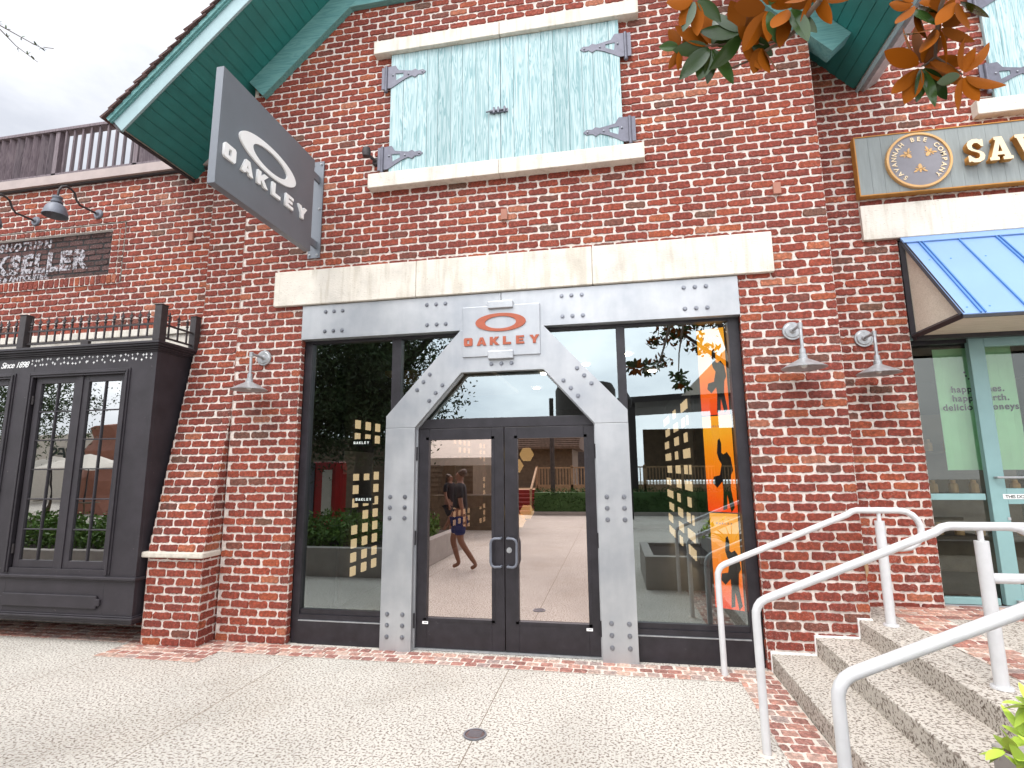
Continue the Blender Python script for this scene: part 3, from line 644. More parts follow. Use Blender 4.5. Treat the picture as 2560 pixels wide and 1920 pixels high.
# rowlock frame round the panel
bricks(w, (0, .325, 4.985), X, Z, (0, -1, 0), range(0, 1), lambda v: [(-10.6, -6.262)], pitch=.083, course=.078, joint=.013)
bricks(w, (0, .325, 4.22), X, Z, (0, -1, 0), range(0, 1), lambda v: [(-10.6, -6.262)], pitch=.083, course=.135, joint=.013)
bricks(w, (-6.45, .325, 4.355), X, Z, (0, -1, 0), range(0, 8), lambda v: [(0, .115)], pitch=.5, course=.079, joint=.013)
bricks(w, (-6.33, .33, 4.355), X, Z, (0, -1, 0), range(0, 8), lambda v: [(0, .068)], pitch=.5, course=.079, joint=.013)
w.build('wall', [M['brick'], M['mortar']], lbld)
b = MB(); b.box(-11.5, -6.45, .39, .42, 4.36, 4.985)
b.build('sign_recess', M['darkbrick'] if 'darkbrick' in M else M['darkroom'], lbld)
M['panelbrick'] = brick_mat('panel_brick', [(0, (.06, .035, .032)), (.5, (.095, .05, .048)), (1, (.13, .075, .07))], .1)
M['panelmortar'] = simple('panel_mortar', (.14, .09, .08), .95, var=.2, scale=30)
w = MB(); bricks(w, (0, .385, 4.355), X, Z, (0, -1, 0), range(0, 8), lambda v: [(-11.4, -6.452)], course=.079, rel=.006)
w.build('painted_panel', [M['panelbrick'], M['panelmortar']], lbld)
def ghost(name):
    m, N, L, b = new_mat(name); n = noise(N, L, 26, 5, .7); r = ramp(N, L, n.outputs[0], [(.44, (0, 0, 0)), (.60, (.7, .7, .7))])
    b.inputs['Base Color'].default_value = (.62, .60, .64, 1); b.inputs['Roughness'].default_value = .9; L.new(r.outputs[0], b.inputs['Alpha']); return m
M['ghost'] = ghost('faded_paint')
for s, x, z, size, bold, sp in (('SNOTURN', -8.36, 4.835, .16, .006, 1.25), ('KSELLER', -8.42, 4.50, .37, .018, 1.16), ('BOOKS & ANTIQUITIES.', -8.62, 4.385, .11, .004, 1.0)):
    mesh_obj('painted_lettering', text_mesh(s, size, .002, bold, 0, 'LEFT', sp), M['ghost'], Matrix.Translation((x, .374, z)) @ FRONT, lbld)
b = MB(); b.box(-11.5, -5.0, .28, .40, 3.27, 3.46); b.box(-11.5, -4.98, .25, .40, 3.461, 3.55); b.build('stone_ledge', M['stone'], lbld, bevel=.006)
b = MB(); b.box(-11.6, -4.9, .26, .8, 5.715, 5.845); b.box(-11.6, -4.9, .30, .79, 5.695, 5.7149, 1); b.box(-11.6, -4.9, .28, .8, 5.8455, 5.862, 1); b.build('coping', [M['coping'], M['iron']], lbld, bevel=.003)
b = MB(); b.box(-11.5, -4.7, .36, 6, 0, 3.0); b.box(-11.5, -4.7, .42, .9, 3, 5.70); b.box(-11.5, -4.7, .9, 6, 5.2, 5.4); b.build('wall_core', M['mortar'], lbld)
# moss/nest clump under eave: dark stain bricks are left to the brick shader
# louvred screen
lf = empty('louvre_fence', (-8, .45, 5.86), 'weathered grey louvred wooden screen along the left parapet', 'fence')
b = MB(); b.box(-11.6, -4.8, .40, .50, 5.925, 5.975); b.build('bottom_rail', M['louvre'], lf)
b = MB(); b.box(-11.6, -4.8, .38, .52, 6.625, 6.665); b.build('top_rail', M['louvre'], lf)
posts = [-11.6, -10.36, -9.01, -7.66, -6.31, -4.96]
for x in posts: b = MB(); b.box(x-.035, x+.035, .40, .5, 5.865, 6.624); b.build('post', M['louvre'], lf)
for i, (a, c) in enumerate(zip(posts, posts[1:])):
    ang = R(128) if i == 3 else (R(45) if i > 3 else R(60))
    b = MB(); n = 9
    for k_ in range(n):
        x = a+.035+(c-a-.07)*(k_+.5)/n
        b.obox((x, .45, 6.30), (math.cos(ang)*.062, math.sin(ang)*.062, 0), (-math.sin(ang)*.010, math.cos(ang)*.010, 0), (0, 0, .324))
    b.build('slats', M['louvre'], lf)
# gooseneck lamps
def goose(label, loc):
    t = empty('gooseneck_lamp', loc, label, 'wall lamp', 'grey gooseneck lamps over the painted brick sign')
    b = MB(); b.lathe([(0, -.04), (.022, -.04), (.03, -.02), (.06, -.016), (.07, 0)], (0, 0, 0), 20, 'y'); b.build('wall_mount', M['lampgrey'], t, smooth=True, world=False)
    pts = [(0, 0), (-.09, -.002), (-.26, -.002), (-.31, .042), (-.347, .125), (-.40, .152), (-.46, .155), (-.51, .12), (-.54, .06), (-.545, -.04)]
    b = MB(); b.tube([(0, y, z) for y, z in pts], .0135, 10); b.build('gooseneck', M['iron'], t, smooth=True, world=False)
    b = MB(); b.lathe([(.0, -.035), (.055, -.035), (.055, -.06), (.048, -.065), (.048, -.09), (.062, -.092), (.062, -.115), (.05, -.118), (.052, -.128), (.08, -.145), (.105, -.18), (.122, -.24), (.134, -.285), (.134, -.291), (.116, -.24), (.07, -.155), (.03, -.13)], (0, -.545, 0), 30); b.build('lamp_shade', M['lampgrey'], t, smooth=True, world=False)
    return t
gl = goose('grey gooseneck lamp above the right end of the painted brick sign', (-6.72, .336, 5.228))
c = copy_tree(gl); c.location = (-7.75, .336, 5.228); c['label'] = 'grey gooseneck lamp cut off by the left picture edge'
# ------------------------------------------------------------------ BAY WINDOW
bay = empty('bay_window', (-7.5, 0, 0), 'dark painted wooden bay window with small panes and white star trim', 'bay window')
XR = -4.925; yf = -.32
b = MB()
xs = [(-10.2, -9.9), (-8.62, -8.44), (-8.44, -8.27), (-6.87, -6.57), (-5.30, XR)]
# front boarding around the openings
openings = [(-8.37, -6.87), (-6.57, -5.30)]
b.box(-10.2, openings[0][0], yf, yf+.04, .30, 3.12); b.box(-6.87, -6.57, yf, yf+.04, .30, 3.12); b.box(-5.30, XR, yf, yf+.04, .30, 3.12)
for a, c in openings: b.box(a, c, yf, yf+.04, .30, .75); b.box(a, c, yf, yf+.04, 2.87, 3.12)
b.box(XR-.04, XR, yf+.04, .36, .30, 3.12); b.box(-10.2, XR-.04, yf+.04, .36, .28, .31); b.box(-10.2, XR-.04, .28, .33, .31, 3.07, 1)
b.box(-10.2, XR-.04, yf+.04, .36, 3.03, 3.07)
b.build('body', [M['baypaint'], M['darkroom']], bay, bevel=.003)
b = MB()
for z0, z1, e in ((3.096, 3.112, .012), (3.1125, 3.13, .03), (3.1305, 3.152, .045), (3.1525, 3.175, .07), (3.1755, 3.205, .085)):
    b.box(-10.25, XR+e, yf-e, .36, z0, z1)
b.build('cornice', M['baypaint'], bay, bevel=.005)
b = MB()
for z0, z1, e in ((.215, .24, .0), (.2405, .262, .022), (.2625, .285, .038), (.2855, .30, .02)): b.box(-10.2, XR+e, yf-e, .36, z0, z1)
b.box(-10.2, XR+.03, yf-.035, .36, .655, .685); b.box(-10.2, XR+.012, yf-.014, .36, .635, .6545); b.build('base_moulding', M['baypaint'], bay, bevel=.006)
for a, c in ((-6.62, -5.32), (-8.3, -6.95)):
    b = MB(); b.pxz([(a+.04, .36), (c-.04, .36), (c-.04, .39), (c, .39), (c, .46), (c-.04, .46), (c-.04, .492), (a+.04, .492), (a+.04, .46), (a, .46), (a, .39), (a+.04, .39)], yf-.022, yf); b.build('base_panel', M['baypaint'], bay, bevel=.008)
for wi, (a, c) in enumerate(openings):
    b = MB()
    for e, d in ((.055, .012), (.035, .026), (.012, .016)):
        b.box(a-e, a-e+.021, yf-d, yf, .705, 2.87+e); b.box(c+e-.021, c+e, yf-d, yf, .705, 2.87+e); b.box(a-e+.0211, c+e-.0211, yf-d, yf, 2.87+e-.021, 2.87+e)
    wf = b.build('window', M['baypaint'], bay, bevel=.004)
    mid = (a+c)/2+.02
    b = MB(); b.box(mid-.03, mid+.03, yf+.01, yf+.07, .75, 2.87); b.build('mullion', M['baypaint'], wf)
    for sa, sc in ((a+.03, mid-.03), (mid+.03, c-.01)):
        b = MB(); ga, gc, g0, g1 = sa+.075, sc-.065, .83, 2.79
        b.box(sa, ga, yf+.02, yf+.06, .752, 2.868); b.box(gc, sc, yf+.02, yf+.06, .752, 2.868); b.box(ga, gc, yf+.02, yf+.06, .752, g0); b.box(ga, gc, yf+.02, yf+.06, g1, 2.868)
        m_ = (ga+gc)/2; b.box(m_-.008, m_+.008, yf+.024, yf+.056, g0, g1)
        for i in range(1, 6): z = g0+(g1-g0)*i/6; b.box(ga, gc, yf+.026, yf+.054, z-.007, z+.007)
        b.build('sash', M['baypaint'], wf, bevel=.002, seg=1)
        b = MB(); b.quad((ga, yf+.04, g0), (gc, yf+.04, g0), (gc, yf+.04, g1), (ga, yf+.04, g1)); b.build('pane', M['glass_old'], wf)
    for z in (2.6, .95): b = MB(); b.tube([(a+.02, yf+.01, z-.05), (a+.02, yf+.01, z+.05)], .012, 8); b.build('hinge', M['iron'], wf)
b = MB(); x = -6.63
while x < -4.99:
    for z in (3.072+random.uniform(-.012, .008), 3.02+random.uniform(-.018, .012)):
        r_ = random.uniform(.012, .019); xx = x+random.uniform(-.022, .022); y = yf-.003
        pts = []
        for i in range(8):
            a_ = math.pi/4*i; rr = r_ if i % 2 == 0 else r_*.38
            pts.append((xx+rr*math.cos(a_), y, z+rr*math.sin(a_)))
        b.prism(pts, (0, .003, 0))
    x += .058
b.build('star_pattern', M['white'], bay)
mesh_obj('lettering', text_mesh('Since 1898', .098, .0015, .0015, .35, 'LEFT', .92), M['white'], Matrix.Translation((-7.055, yf-.003, 2.992)) @ Matrix.Rotation(R(0), 4, 'Y') @ FRONT, bay)
# iron cresting on the bay
ir = empty('iron_railing', (-7.5, -.36, 3.206), 'low wrought iron cresting with spear pickets on top of the bay', 'railing')
ry = yf-.04
for x, y, hgt, r_ in ((-9.9, ry, .40, .045), (-8.6, ry, .40, .045), (-6.72, ry, .39, .045), (-4.885, ry, .40, .045), (-4.885, .14, .40, .04)):
    b = MB(); b.box(x-r_, x+r_, y-r_, y+r_, 3.206, 3.206+hgt); b.box(x-r_-.006, x+r_+.006, y-r_-.006, y+r_+.006, 3.206+hgt, 3.215+hgt); b.build('post', M['iron'], ir, bevel=.003)
for z in (3.255, 3.405): b = MB(); b.box(-9.9, -4.885, ry-.008, ry+.008, z-.010, z+.010); b.box(-4.893, -4.877, ry, .14, z-.010, z+.010); b.build('rail', M['iron'], ir)
b = MB(); b.box(-5.9, -5.80, ry-.02, ry+.02, 3.206, 3.245); b.build('foot', M['iron'], ir)
def picket():
    b = MB(); b.box(-.0075, .0075, -.0075, .0075, .04, .25)
    b.lathe([(.0, .235), (.014, .245), (.018, .255), (.010, .265), (.010, .275), (.019, .282), (.012, .292), (.006, .30)], (0, 0, 0), 8)
    b.pxz([(-.007, .295), (-.028, .305), (-.024, .318), (-.01, .312), (-.008, .33), (0, .358), (.008, .33), (.01, .312), (.024, .318), (.028, .305), (.007, .295)], -.004, .004)
    return b.build('picket', M['iron'], ir, world=False)
pk = picket(); first = True
spots = [(x, ry, 0) for x in np.arange(-9.7, -4.95, .1135)]+[(-4.885, y, 90) for y in (-.24, -.11, .02)]
for x, y, a in spots:
    if min(abs(x-p) for p in (-9.9, -8.6, -6.72)) < .05: continue
    c = pk if first else pk.copy()
    if not first: COL.objects.link(c); c.parent = ir
    first = False; c.matrix_parent_inverse = Matrix.Identity(4); c.location = (x+7.5, y+.36, 0); c.rotation_euler = (0, 0, R(a))
# ================================================================== RIGHT BUILDING
rb = empty('honey_shop_building', (5, 3, .46), 'recessed red brick shop wing with cream lintel and teal glazed door at right', 'building')
w = MB()
def right_iv(v):
    iv = [(2.13, 8)]
    if v < 4.035: iv = cut(iv, 2.95, 7.2)
    if 4.05 < v < 4.41: iv = cut(iv, 2.66, 7.6)
    if 5.3 < v < 7.0: iv = cut(iv, 4.02, 6.2)
    if v > 5.85: pass
    return iv
bricks(w, (0, .48, 0), X, Z, (0, -1, 0), range(5, 100), right_iv, phase=.05, r0=1)
bricks(w, (2.95, .48, 0), Yx, Z, (1, 0, 0), range(5, 48), lambda v: [(0, .12)], edge=.006)
w.build('wall', [M['brick'], M['mortar']], rb)
b = MB(); b.box(2.14, 2.9, .50, 9, .4, 8.4); b.box(7.2, 8, .5, 9, .4, 8.4); b.box(2.9, 7.2, .5, 9, 4.1, 8.4); b.build('wall_core', M['mortar'], rb)
b = MB(); b.box(2.625, 5.2, .44, .7, 4.045, 4.42); b.box(5.206, 7.6, .44, .7, 4.045, 4.42); b.build('lintel', M['stone'], rb, bevel=.007)
b = MB(); b.box(3.783, 6.4, .385, .6, 5.268, 5.432); b.build('window_sill', M['stone'], rb, bevel=.008)
s2 = shutter(rb, 3.98, 5.08, 5.45, 7.1, [4.12, 4.27, 4.42, 4.6, 4.75, 4.9], yf=.43)
hinge(s2, 3.945, 5.69, 1, .425); hinge(s2, 3.945, 6.62, 1, .425)
# teal shopfront
yd = .58
b = MB(); b.box(2.955, 3.46, yd, yd+.08, .545-.06, .545); b.box(2.955, 3.46, yd, yd+.06, 1.432, 1.49); b.box(2.955, 7.2, yd, yd+.08, 3.0, 3.06); b.box(4.55, 4.62, yd, yd+.08, .46, 3.0)
b.build('window_frame', M['teal_door'], rb, bevel=.003)
b = MB(); b.box(2.955, 7.2, yd-.06, yd+.1, 3.0605, 4.04); b.box(2.955, 3.49, yd+.005, yd+.07, 2.955, 2.999); b.build('header_panel', M['black'], rb)
b = MB(); b.quad((2.955, yd+.04, .545), (3.49, yd+.04, .545), (3.49, yd+.04, 2.96), (2.955, yd+.04, 2.96)); b.quad((4.62, yd+.04, .545), (7.2, yd+.04, .545), (7.2, yd+.04, 2.96), (4.62, yd+.04, 2.96)); b.build('window_pane', M['glass_teal'], rb)
b = MB(); y = yd-.02
b.box(3.49, 3.625, y, y+.06, .49, 3.005); b.box(4.42, 4.54, y, y+.06, .49, 3.005); b.box(3.625, 4.42, y, y+.06, 2.905, 3.005); b.box(3.625, 4.42, y, y+.06, 1.395, 1.54); b.box(3.625, 4.42, y, y+.06, .49, .67)
td = b.build('door', M['teal_door'], rb, bevel=.004)
b = MB(); b.quad((3.625, y+.03, .67), (4.42, y+.03, .67), (4.42, y+.03, 2.905), (3.625, y+.03, 2.905)); b.build('door_pane', M['glass_teal'], td)
b = MB(); b.tube([(3.545, y-.002, 1.642), (3.545, y-.05, 1.642), (3.56, y-.055, 1.642), (4.42, y-.055, 1.642)], .011, 10); b.build('push_bar', M['galv'], td, smooth=True)
b = MB(); b.box(3.59, 4.35, y-.003, y-.0001, 1.442, 1.487); b.build('notice_strip', M['white'], td)
mesh_obj('lettering', text_mesh('THIS DOOR TO REMAIN UNLOCKED', .042, .0005, .0008, 0, 'LEFT', .95), M['rubber'], Matrix.Translation((3.606, y-.0045, 1.45)) @ FRONT, td)
b = MB(); b.box(3.60, 3.625, y-.006, y, 1.25, 1.275); b.box(3.57, 3.66, y-.03, y, .50, .54); b.build('door_hardware', M['galv'], td)
# green banner inside the shop window
gb = empty('green_banner', (3.6, .74, 1.71), 'green hanging fabric banner with typewriter lettering inside the teal shop window', 'banner')
b = MB()
nx = 10
for i in range(nx):
    a0, a1 = 3.262+.70*i/nx, 3.262+.70*(i+1)/nx; ya = .74+.012*math.sin(i*1.3); yb_ = .74+.012*math.sin((i+1)*1.3)
    b.add([(a0, ya, 1.71), (a1, yb_, 1.71), (a1, yb_, 2.93), (a0, ya, 2.93), (a0, ya+.004, 1.71), (a1, yb_+.004, 1.71), (a1, yb_+.004, 2.93), (a0, ya+.004, 2.93)], [(0, 1, 2, 3), (7, 6, 5, 4), (0, 4, 5, 1), (3, 2, 6, 7)])
b.build('cloth', M['greenbanner'], gb, smooth=True)
for s, z, x in (('happy bees.', 2.48, 3.375), ('happy earth.', 2.39, 3.375), ('delicious honeys.', 2.30, 3.28)):
    mesh_obj('lettering', text_mesh(s, .088, .001, .002, 0, 'LEFT', 1.12), M['rubber'], Matrix.Translation((x, .722, z)) @ FRONT, gb)
b = MB()
for i in range(14):
    if 4 < i < 7: continue
    a_ = 2*math.pi*i/14; b.box(3.60+.085*math.cos(a_)-.008, 3.60+.085*math.cos(a_)+.008, .721, .723, 2.68+.085*math.sin(a_)-.008, 2.68+.085*math.sin(a_)+.008)
b.lathe([(0, 0), (.03, .001)], (3.60, .722, 2.68), 8, 'y'); b.build('emblem', M['rubber'], gb)
# shop interior
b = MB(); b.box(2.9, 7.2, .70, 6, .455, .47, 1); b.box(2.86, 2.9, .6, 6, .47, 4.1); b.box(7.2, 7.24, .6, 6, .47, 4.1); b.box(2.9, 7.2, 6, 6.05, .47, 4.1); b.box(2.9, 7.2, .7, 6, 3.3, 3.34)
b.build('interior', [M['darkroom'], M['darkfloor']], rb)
sh = empty('display_shelf', (3.9, 2.2, .47), 'dark shelving with pale jars seen faintly through the teal shop window', 'shelf')
b = MB(); b.box(3.3, 4.9, 2.4, 2.45, .47, 2.4)
for z in (.9, 1.4, 1.9): b.box(3.3, 4.9, 2.05, 2.4, z, z+.03)
b.build('shelves', M['siding'], sh)
for z in (.93, 1.43, 1.93):
    for i in range(7): b = MB(); b.lathe([(0, 0), (.05, 0), (.05, .1), (.03, .12), (.03, .15), (0, .15)], (3.42+i*.22, 2.2, z), 10); b.build('jar', M['gold'], sh)
# blue awning
aw = empty('blue_awning', (4.5, .1, 3.0), 'blue standing seam metal awning with birch side panel over the teal door', 'awning')
ax0, ax1 = 2.965, 7.1; tip = (-.31, 3.012); top = (.475, 4.03)
def ap(x, t, n=0):
    dy, dz = tip[0]-top[0], tip[1]-top[1]; l = math.hypot(dy, dz); ny, nz_ = dz/l, -dy/l
    return (x, top[0]+dy*t+ny*n, top[1]+dz*t+nz_*n)
b = MB(); b.prism([ap(ax0, .0, 0), ap(ax0, 1, 0), ap(ax0, 1, .012), ap(ax0, 0, .012)], (ax1-ax0, 0, 0)); b.build('roof_sheet', M['blue'], aw)
b = MB(); b.prism([ap(ax0-.005, -.005, .013), ap(ax0-.005, .075, .013), ap(ax0-.005, .075, .030), ap(ax0-.005, -.03, .030)], (ax1-ax0, 0, 0)); b.build('flashing', M['blue'], aw, bevel=.003)
x = 3.112; i = 0
while x < ax1-.05:
    b = MB()
    for dx in ((-.016, .016) if i % 2 == 0 else (0,)):
        b.prism([ap(x+dx-.005, .077, .013), ap(x+dx-.005, .997, .013), ap(x+dx-.005, .997, .028), ap(x+dx-.005, .077, .028)], (.010, 0, 0))
    b.build('seam', M['blue_seam'], aw); x += .335; i += 1
for x, t in ((3.06, .33), (3.24, .33), (3.53, .33), (3.03, .93), (3.2, .93), (3.87, .33)):
    b = MB(); p = ap(x, t, .012); b.lathe([(0, -.004), (.008, -.003), (.009, .001)], p, 8, 'y'); b.build('screw', M['blue_seam'], aw)
def bar(b, p, q, wd_): b.tube([p, q], wd_, 4)
b = MB(); xx = ax0+.012
bar(b, (xx, .46, 4.0), (xx, .46, 3.0), .03); bar(b, (xx, .46, 4.0), (xx, tip[0]+.02, 3.02), .03); bar(b, (xx, .46, 3.02), (xx, tip[0]+.02, 3.02), .03)
b.build('frame', M['black'], aw)
b = MB(); b.prism([(xx+.008, .44, 3.95), (xx+.008, .44, 3.04), (xx+.008, tip[0]+.07, 3.04)], (.012, 0, 0)); b.build('side_panel', M['birch'], aw)
b = MB(); b.box(xx+.03, ax1, tip[0]+.02, .46, 3.012, 3.024); b.build('soffit_panel', M['birch'], aw)
b = MB(); b.box(ax0, ax1, tip[0]-.002, tip[0]+.018, 2.990, 3.022); b.box(ax0, ax1, .40, .47, 2.97, 3.01); b.build('edge_bar', M['black'], aw)
# honey shop sign
hs = empty('shop_sign_board', (3.8, .4, 4.5), 'long grey board sign with raised gold letters and round bee medallion', 'sign')
b = MB(); x = 2.626; yb0 = .395
while x < 6.9:
    b.box(x+.001, min(x+.118, 6.9), yb0, yb0+.03, 4.512, 5.148); x += .119
b.build('board', M['signwood'], hs)
b = MB(); b.box(2.612, 2.624, yb0-.008, .47, 4.498, 5.16); b.box(2.624, 6.92, yb0-.008, .47, 4.498, 4.510); b.box(2.624, 6.92, yb0-.008, .47, 5.150, 5.16); b.build('edge_trim', M['gold_side'], hs)
md = MB(); md.lathe([(.0, -.022), (.277, -.022)], (3.182, yb0, 4.826), 48, 'y'); md.build('medallion', M['slate'], hs)
md = MB(); md.lathe([(.276, -.018), (.278, -.036), (.298, -.036), (.302, -.03), (.302, .0)], (3.182, yb0, 4.826), 56, 'y'); md.build('medallion_rim', M['gold'], hs, smooth=True)
def slab(ch, size, ext):
    me = text_mesh(ch, size, ext, size*.018); return me
ms = []; mt = []; txt = 'SAVANNAH BEE COMPANY'; A0, A1 = R(232), R(-48)
for i, ch in enumerate(txt):
    if ch == ' ': continue
    a_ = A0+(A1-A0)*i/(len(txt)-1); me = text_mesh(ch, .064, .003, .0010, 0, 'CENTER')
    ms.append(me); mt.append(Matrix.Translation((3.182+.228*math.cos(a_), 4.826+.228*math.sin(a_), 0)) @ Matrix.Rotation(a_-math.pi/2, 4, 'Z') @ Matrix.Translation((0, -.02, 0)))
me = merge(ms, mt).build('t', M['ivory']); mm = me.data; bpy.data.objects.remove(me)
mesh_obj('medallion_lettering', mm, M['ivory'], Matrix.Translation((0, yb0-.026, 0)) @ FRONT, hs)
for cx, cz, an in ((3.085, 4.90, 40), (3.285, 4.905, -35), (3.185, 4.735, 180)):
    b = MB(); ca, sa = math.cos(R(an)), math.sin(R(an))
    def E(u, v, ru, rv, rot=0, n=14):
        pts = []
        for i in range(n):
            a_ = 2*math.pi*i/n; p, q = ru*math.cos(a_), rv*math.sin(a_); c_, s_ = math.cos(R(rot)), math.sin(R(rot)); p, q = u+p*c_-q*s_, v+p*s_+q*c_
            pts.append((cx+p*ca-q*sa, yb0-.026, cz+p*sa+q*ca))
        b.prism(pts, (0, .005, 0))
    E(0, -.022, .017, .03); E(0, .014, .015, .014); E(0, .034, .009, .008)
    for s in (-1, 1):
        E(s*.035, .022, .030, .009, s*28); E(s*.028, .002, .02, .006, s*-12)
        for q in (.02, .0, -.02): E(s*.024, q, .012, .0018, s*30*(1 if q >= 0 else -1))
    b.build('bee', M['gold'], hs)
def slab_letter(ch):
    if ch == 'S':
        c0 = []
        out_ = [(.04, .30), (.04, .02), (.10, .02), (.12, .06), (.22, -.01), (.42, -.01), (.57, .08), (.62, .24), (.58, .38), (.46, .47), (.27, .55), (.21, .62), (.21, .74), (.30, .83), (.42, .82), (.50, .72), (.52, .66), (.60, .66), (.60, .97), (.53, .97), (.51, .93), (.42, 1.0), (.24, 1.0), (.10, .92), (.04, .78), (.07, .60), (.18, .50), (.36, .42), (.44, .35), (.45, .24), (.38, .15), (.27, .15), (.16, .23), (.12, .30)]
        return [[(p*1.1, q) for p, q in out_]], .72
    if ch == 'A':
        return [[(0, 0), (0, .13), (.06, .13), (.30, .87), (.24, .87), (.24, 1), (.55, 1), (.80, .13), (.87, .13), (.87, 0), (.5, 0), (.5, .13), (.57, .13), (.55, .22), (.30, .22), (.28, .13), (.35, .13), (.35, 0)], [(.34, .36), (.51, .36), (.425, .68)]], .90
    if ch == 'V':
        return [[(0, 1), (0, .87), (.06, .87), (.33, 0), (.55, 0), (.82, .87), (.88, .87), (.88, 1), (.53, 1), (.53, .87), (.60, .87), (.45, .33), (.30, .87), (.37, .87), (.37, 1)]], .90
    return [[(0, 0), (0, .13), (.08, .13), (.08, .87), (0, .87), (0, 1), (.28, 1), (.62, .42), (.62, .87), (.54, .87), (.54, 1), (.9, 1), (.9, .87), (.82, .87), (.82, 0), (.64, 0), (.26, .62), (.26, .13), (.34, .13), (.34, 0)]], .96
px = 3.575
for ch in 'SAVANNA':
    lp, wd_ = slab_letter(ch); hh = .245
    me = shape_mesh([[(px+u*hh*.93, 4.712+v*hh) for u, v in l] for l in lp], .03)
    me2 = shape_mesh([[(px+u*hh*.93, 4.712+v*hh) for u, v in l] for l in lp], .002)
    o = mesh_obj('letter', me, M['gold_side'], Matrix.Translation((0, yb0-.05, 0)) @ FRONT, hs)
    mesh_obj('letter_face', me2, M['ivory'], Matrix.Translation((0, yb0-.083, 0)) @ FRONT, o)
    px += (wd_+.13)*hh*.93
# ================================================================== HANDRAILS
def handrail(y, label):
    t = empty('handrail', (.875, y, 0), label, 'handrail', 'grey painted pipe handrails up the steps')
    r = .026; o = y
    pts = [(.0, .0, 0), (.0, 0, .80)]
    path = [(.875, y, 0), (.872, y, .80)]
    # rounded bend into the slope
    sl = (1.385-.935)/(2.0-.93)
    for (x, z) in ((.874, .84), (.886, .872), (.905, .898), (.935, .918)): path.append((x, y, z))
    path += [(1.96, y, .918+sl*(1.96-.935)), (2.0, y, 1.376), (2.04, y, 1.386), (2.36, y, 1.386)]
    for a in range(1, 10): a_ = math.pi/2-math.pi*a/9; path.append((2.36+.155*math.cos(a_), y, 1.231+.155*math.sin(a_)))
    path += [(2.30, y, 1.076), (2.235, y, 1.076)]
    b = MB(); b.tube(path, r, 16); b.build('rail', M['rail'], t, smooth=True)
    b = MB(); b.tube([(2.205, y, .46), (2.205, y, 1.30)], .037, 18); b.build('post', M['rail'], t, smooth=True)
    b = MB(); b.tube([(2.205, y, 1.30), (2.205, y, 1.37)], .016, 12); b.build('stem', M['rail'], t, smooth=True)
    b = MB(); b.lathe([(.0, .4735), (.055, .4735), (.058, .461)], (2.205, y, 0), 20); b.build('base_collar', M['rail'], t, smooth=True)
    b = MB(); b.lathe([(.028, .006), (.05, .005), (.055, .0005)], (.875, y, 0), 20); b.build('base_collar', M['grout'], t, smooth=True)
    return t
handrail(-.163, 'grey pipe handrail closest to the brick wall, ending in a loop')
h2 = handrail(-1.449, 'middle grey pipe handrail rising over the steps to the landing')
b = MB(); b.tube([(2.23, -1.449, 1.085), (4.4, -1.449, 1.085)], .026, 14); b.tube([(2.36, -1.449, 1.386), (4.4, -1.449, 1.386)], .026, 14); b.build('landing_rail', M['rail'], h2, smooth=True)
handrail(-2.735, 'nearest grey pipe handrail crossing the bottom right of the picture')
# torn strip on wall by steps
b = MB(); b.prism([(2.10, -.012, 1.02), (2.135, -.03, .98), (2.14, -.02, .86), (2.12, -.012, .80), (2.11, -.03, .90)], (0, .006, 0)); tag(b.build('torn_tape', M['deckwood']), 'small torn brown strip peeling off the brick corner behind the handrail', 'tape')
# ================================================================== INTERIOR of main shop
it = empty('shop_interior', (-1, 4, 0), 'dark shop interior with floor and ceiling behind the storefront glass', 'interior')
b = MB(); b.box(-3.6, 1.6, .22, 11, -.02, .012); b.build('floor', M['darkfloor'], it)
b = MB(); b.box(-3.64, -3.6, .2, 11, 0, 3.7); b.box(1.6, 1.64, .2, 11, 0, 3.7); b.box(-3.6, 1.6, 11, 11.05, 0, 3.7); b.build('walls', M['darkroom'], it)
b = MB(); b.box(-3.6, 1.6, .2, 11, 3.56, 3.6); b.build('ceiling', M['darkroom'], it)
b = MB(); b.box(-2.9, -1.5, 1.2, 3.4, 3.0, 3.06); b.build('ceiling_panel', M['tan'], it)
def display_wall(name, label, x, s, ys, zs, skip, w_, h_):
    t = empty(name, (x, (ys[0]+ys[-1])/2, 0), label, 'display wall')
    b = MB(); b.box(min(x, x-s*.04), max(x, x-s*.04), ys[0]-.3, ys[-1]+.3, .1, 3.2); b.build('backboard', M['cloth_black'], t)
    bx = MB(); bx.box(-.012, .012, -w_/2, w_/2, -h_/2, h_/2); p = bx.build('display_box', M['lit'], t, world=False)
    first = True
    for j, z in enumerate(zs):
        for i, y in enumerate(ys):
            if skip(i, j): continue
            c = p if first else p.copy()
            if not first: COL.objects.link(c); c.parent = t
            first = False; c.location = (s*.04, y-(ys[0]+ys[-1])/2, z)
    return t
display_wall('display_wall', 'black display wall of small lit boxes along the left side of the shop', -3.5, 1, [1.60, 1.92, 2.24, 6.3, 6.7, 7.1, 7.5, 8.7, 9.1], [.44+.178*q for q in range(12)], lambda i, j: (i < 3 and j in (8, 9)) or (i*7+j*5) % 17 == 3, .125, .115)
display_wall('display_wall', 'black display wall of small lit boxes along the right side of the shop', 1.45, -1, [5.1, 5.34, 5.58, 5.82, 6.7, 6.98, 7.26, 8.4, 8.75, 9.1, 9.45], [.2+.305*q for q in range(10)], lambda i, j: (i*5+j*3) % 9 == 2 or (i in (0, 3) and j in (3, 7)), .14, .175)
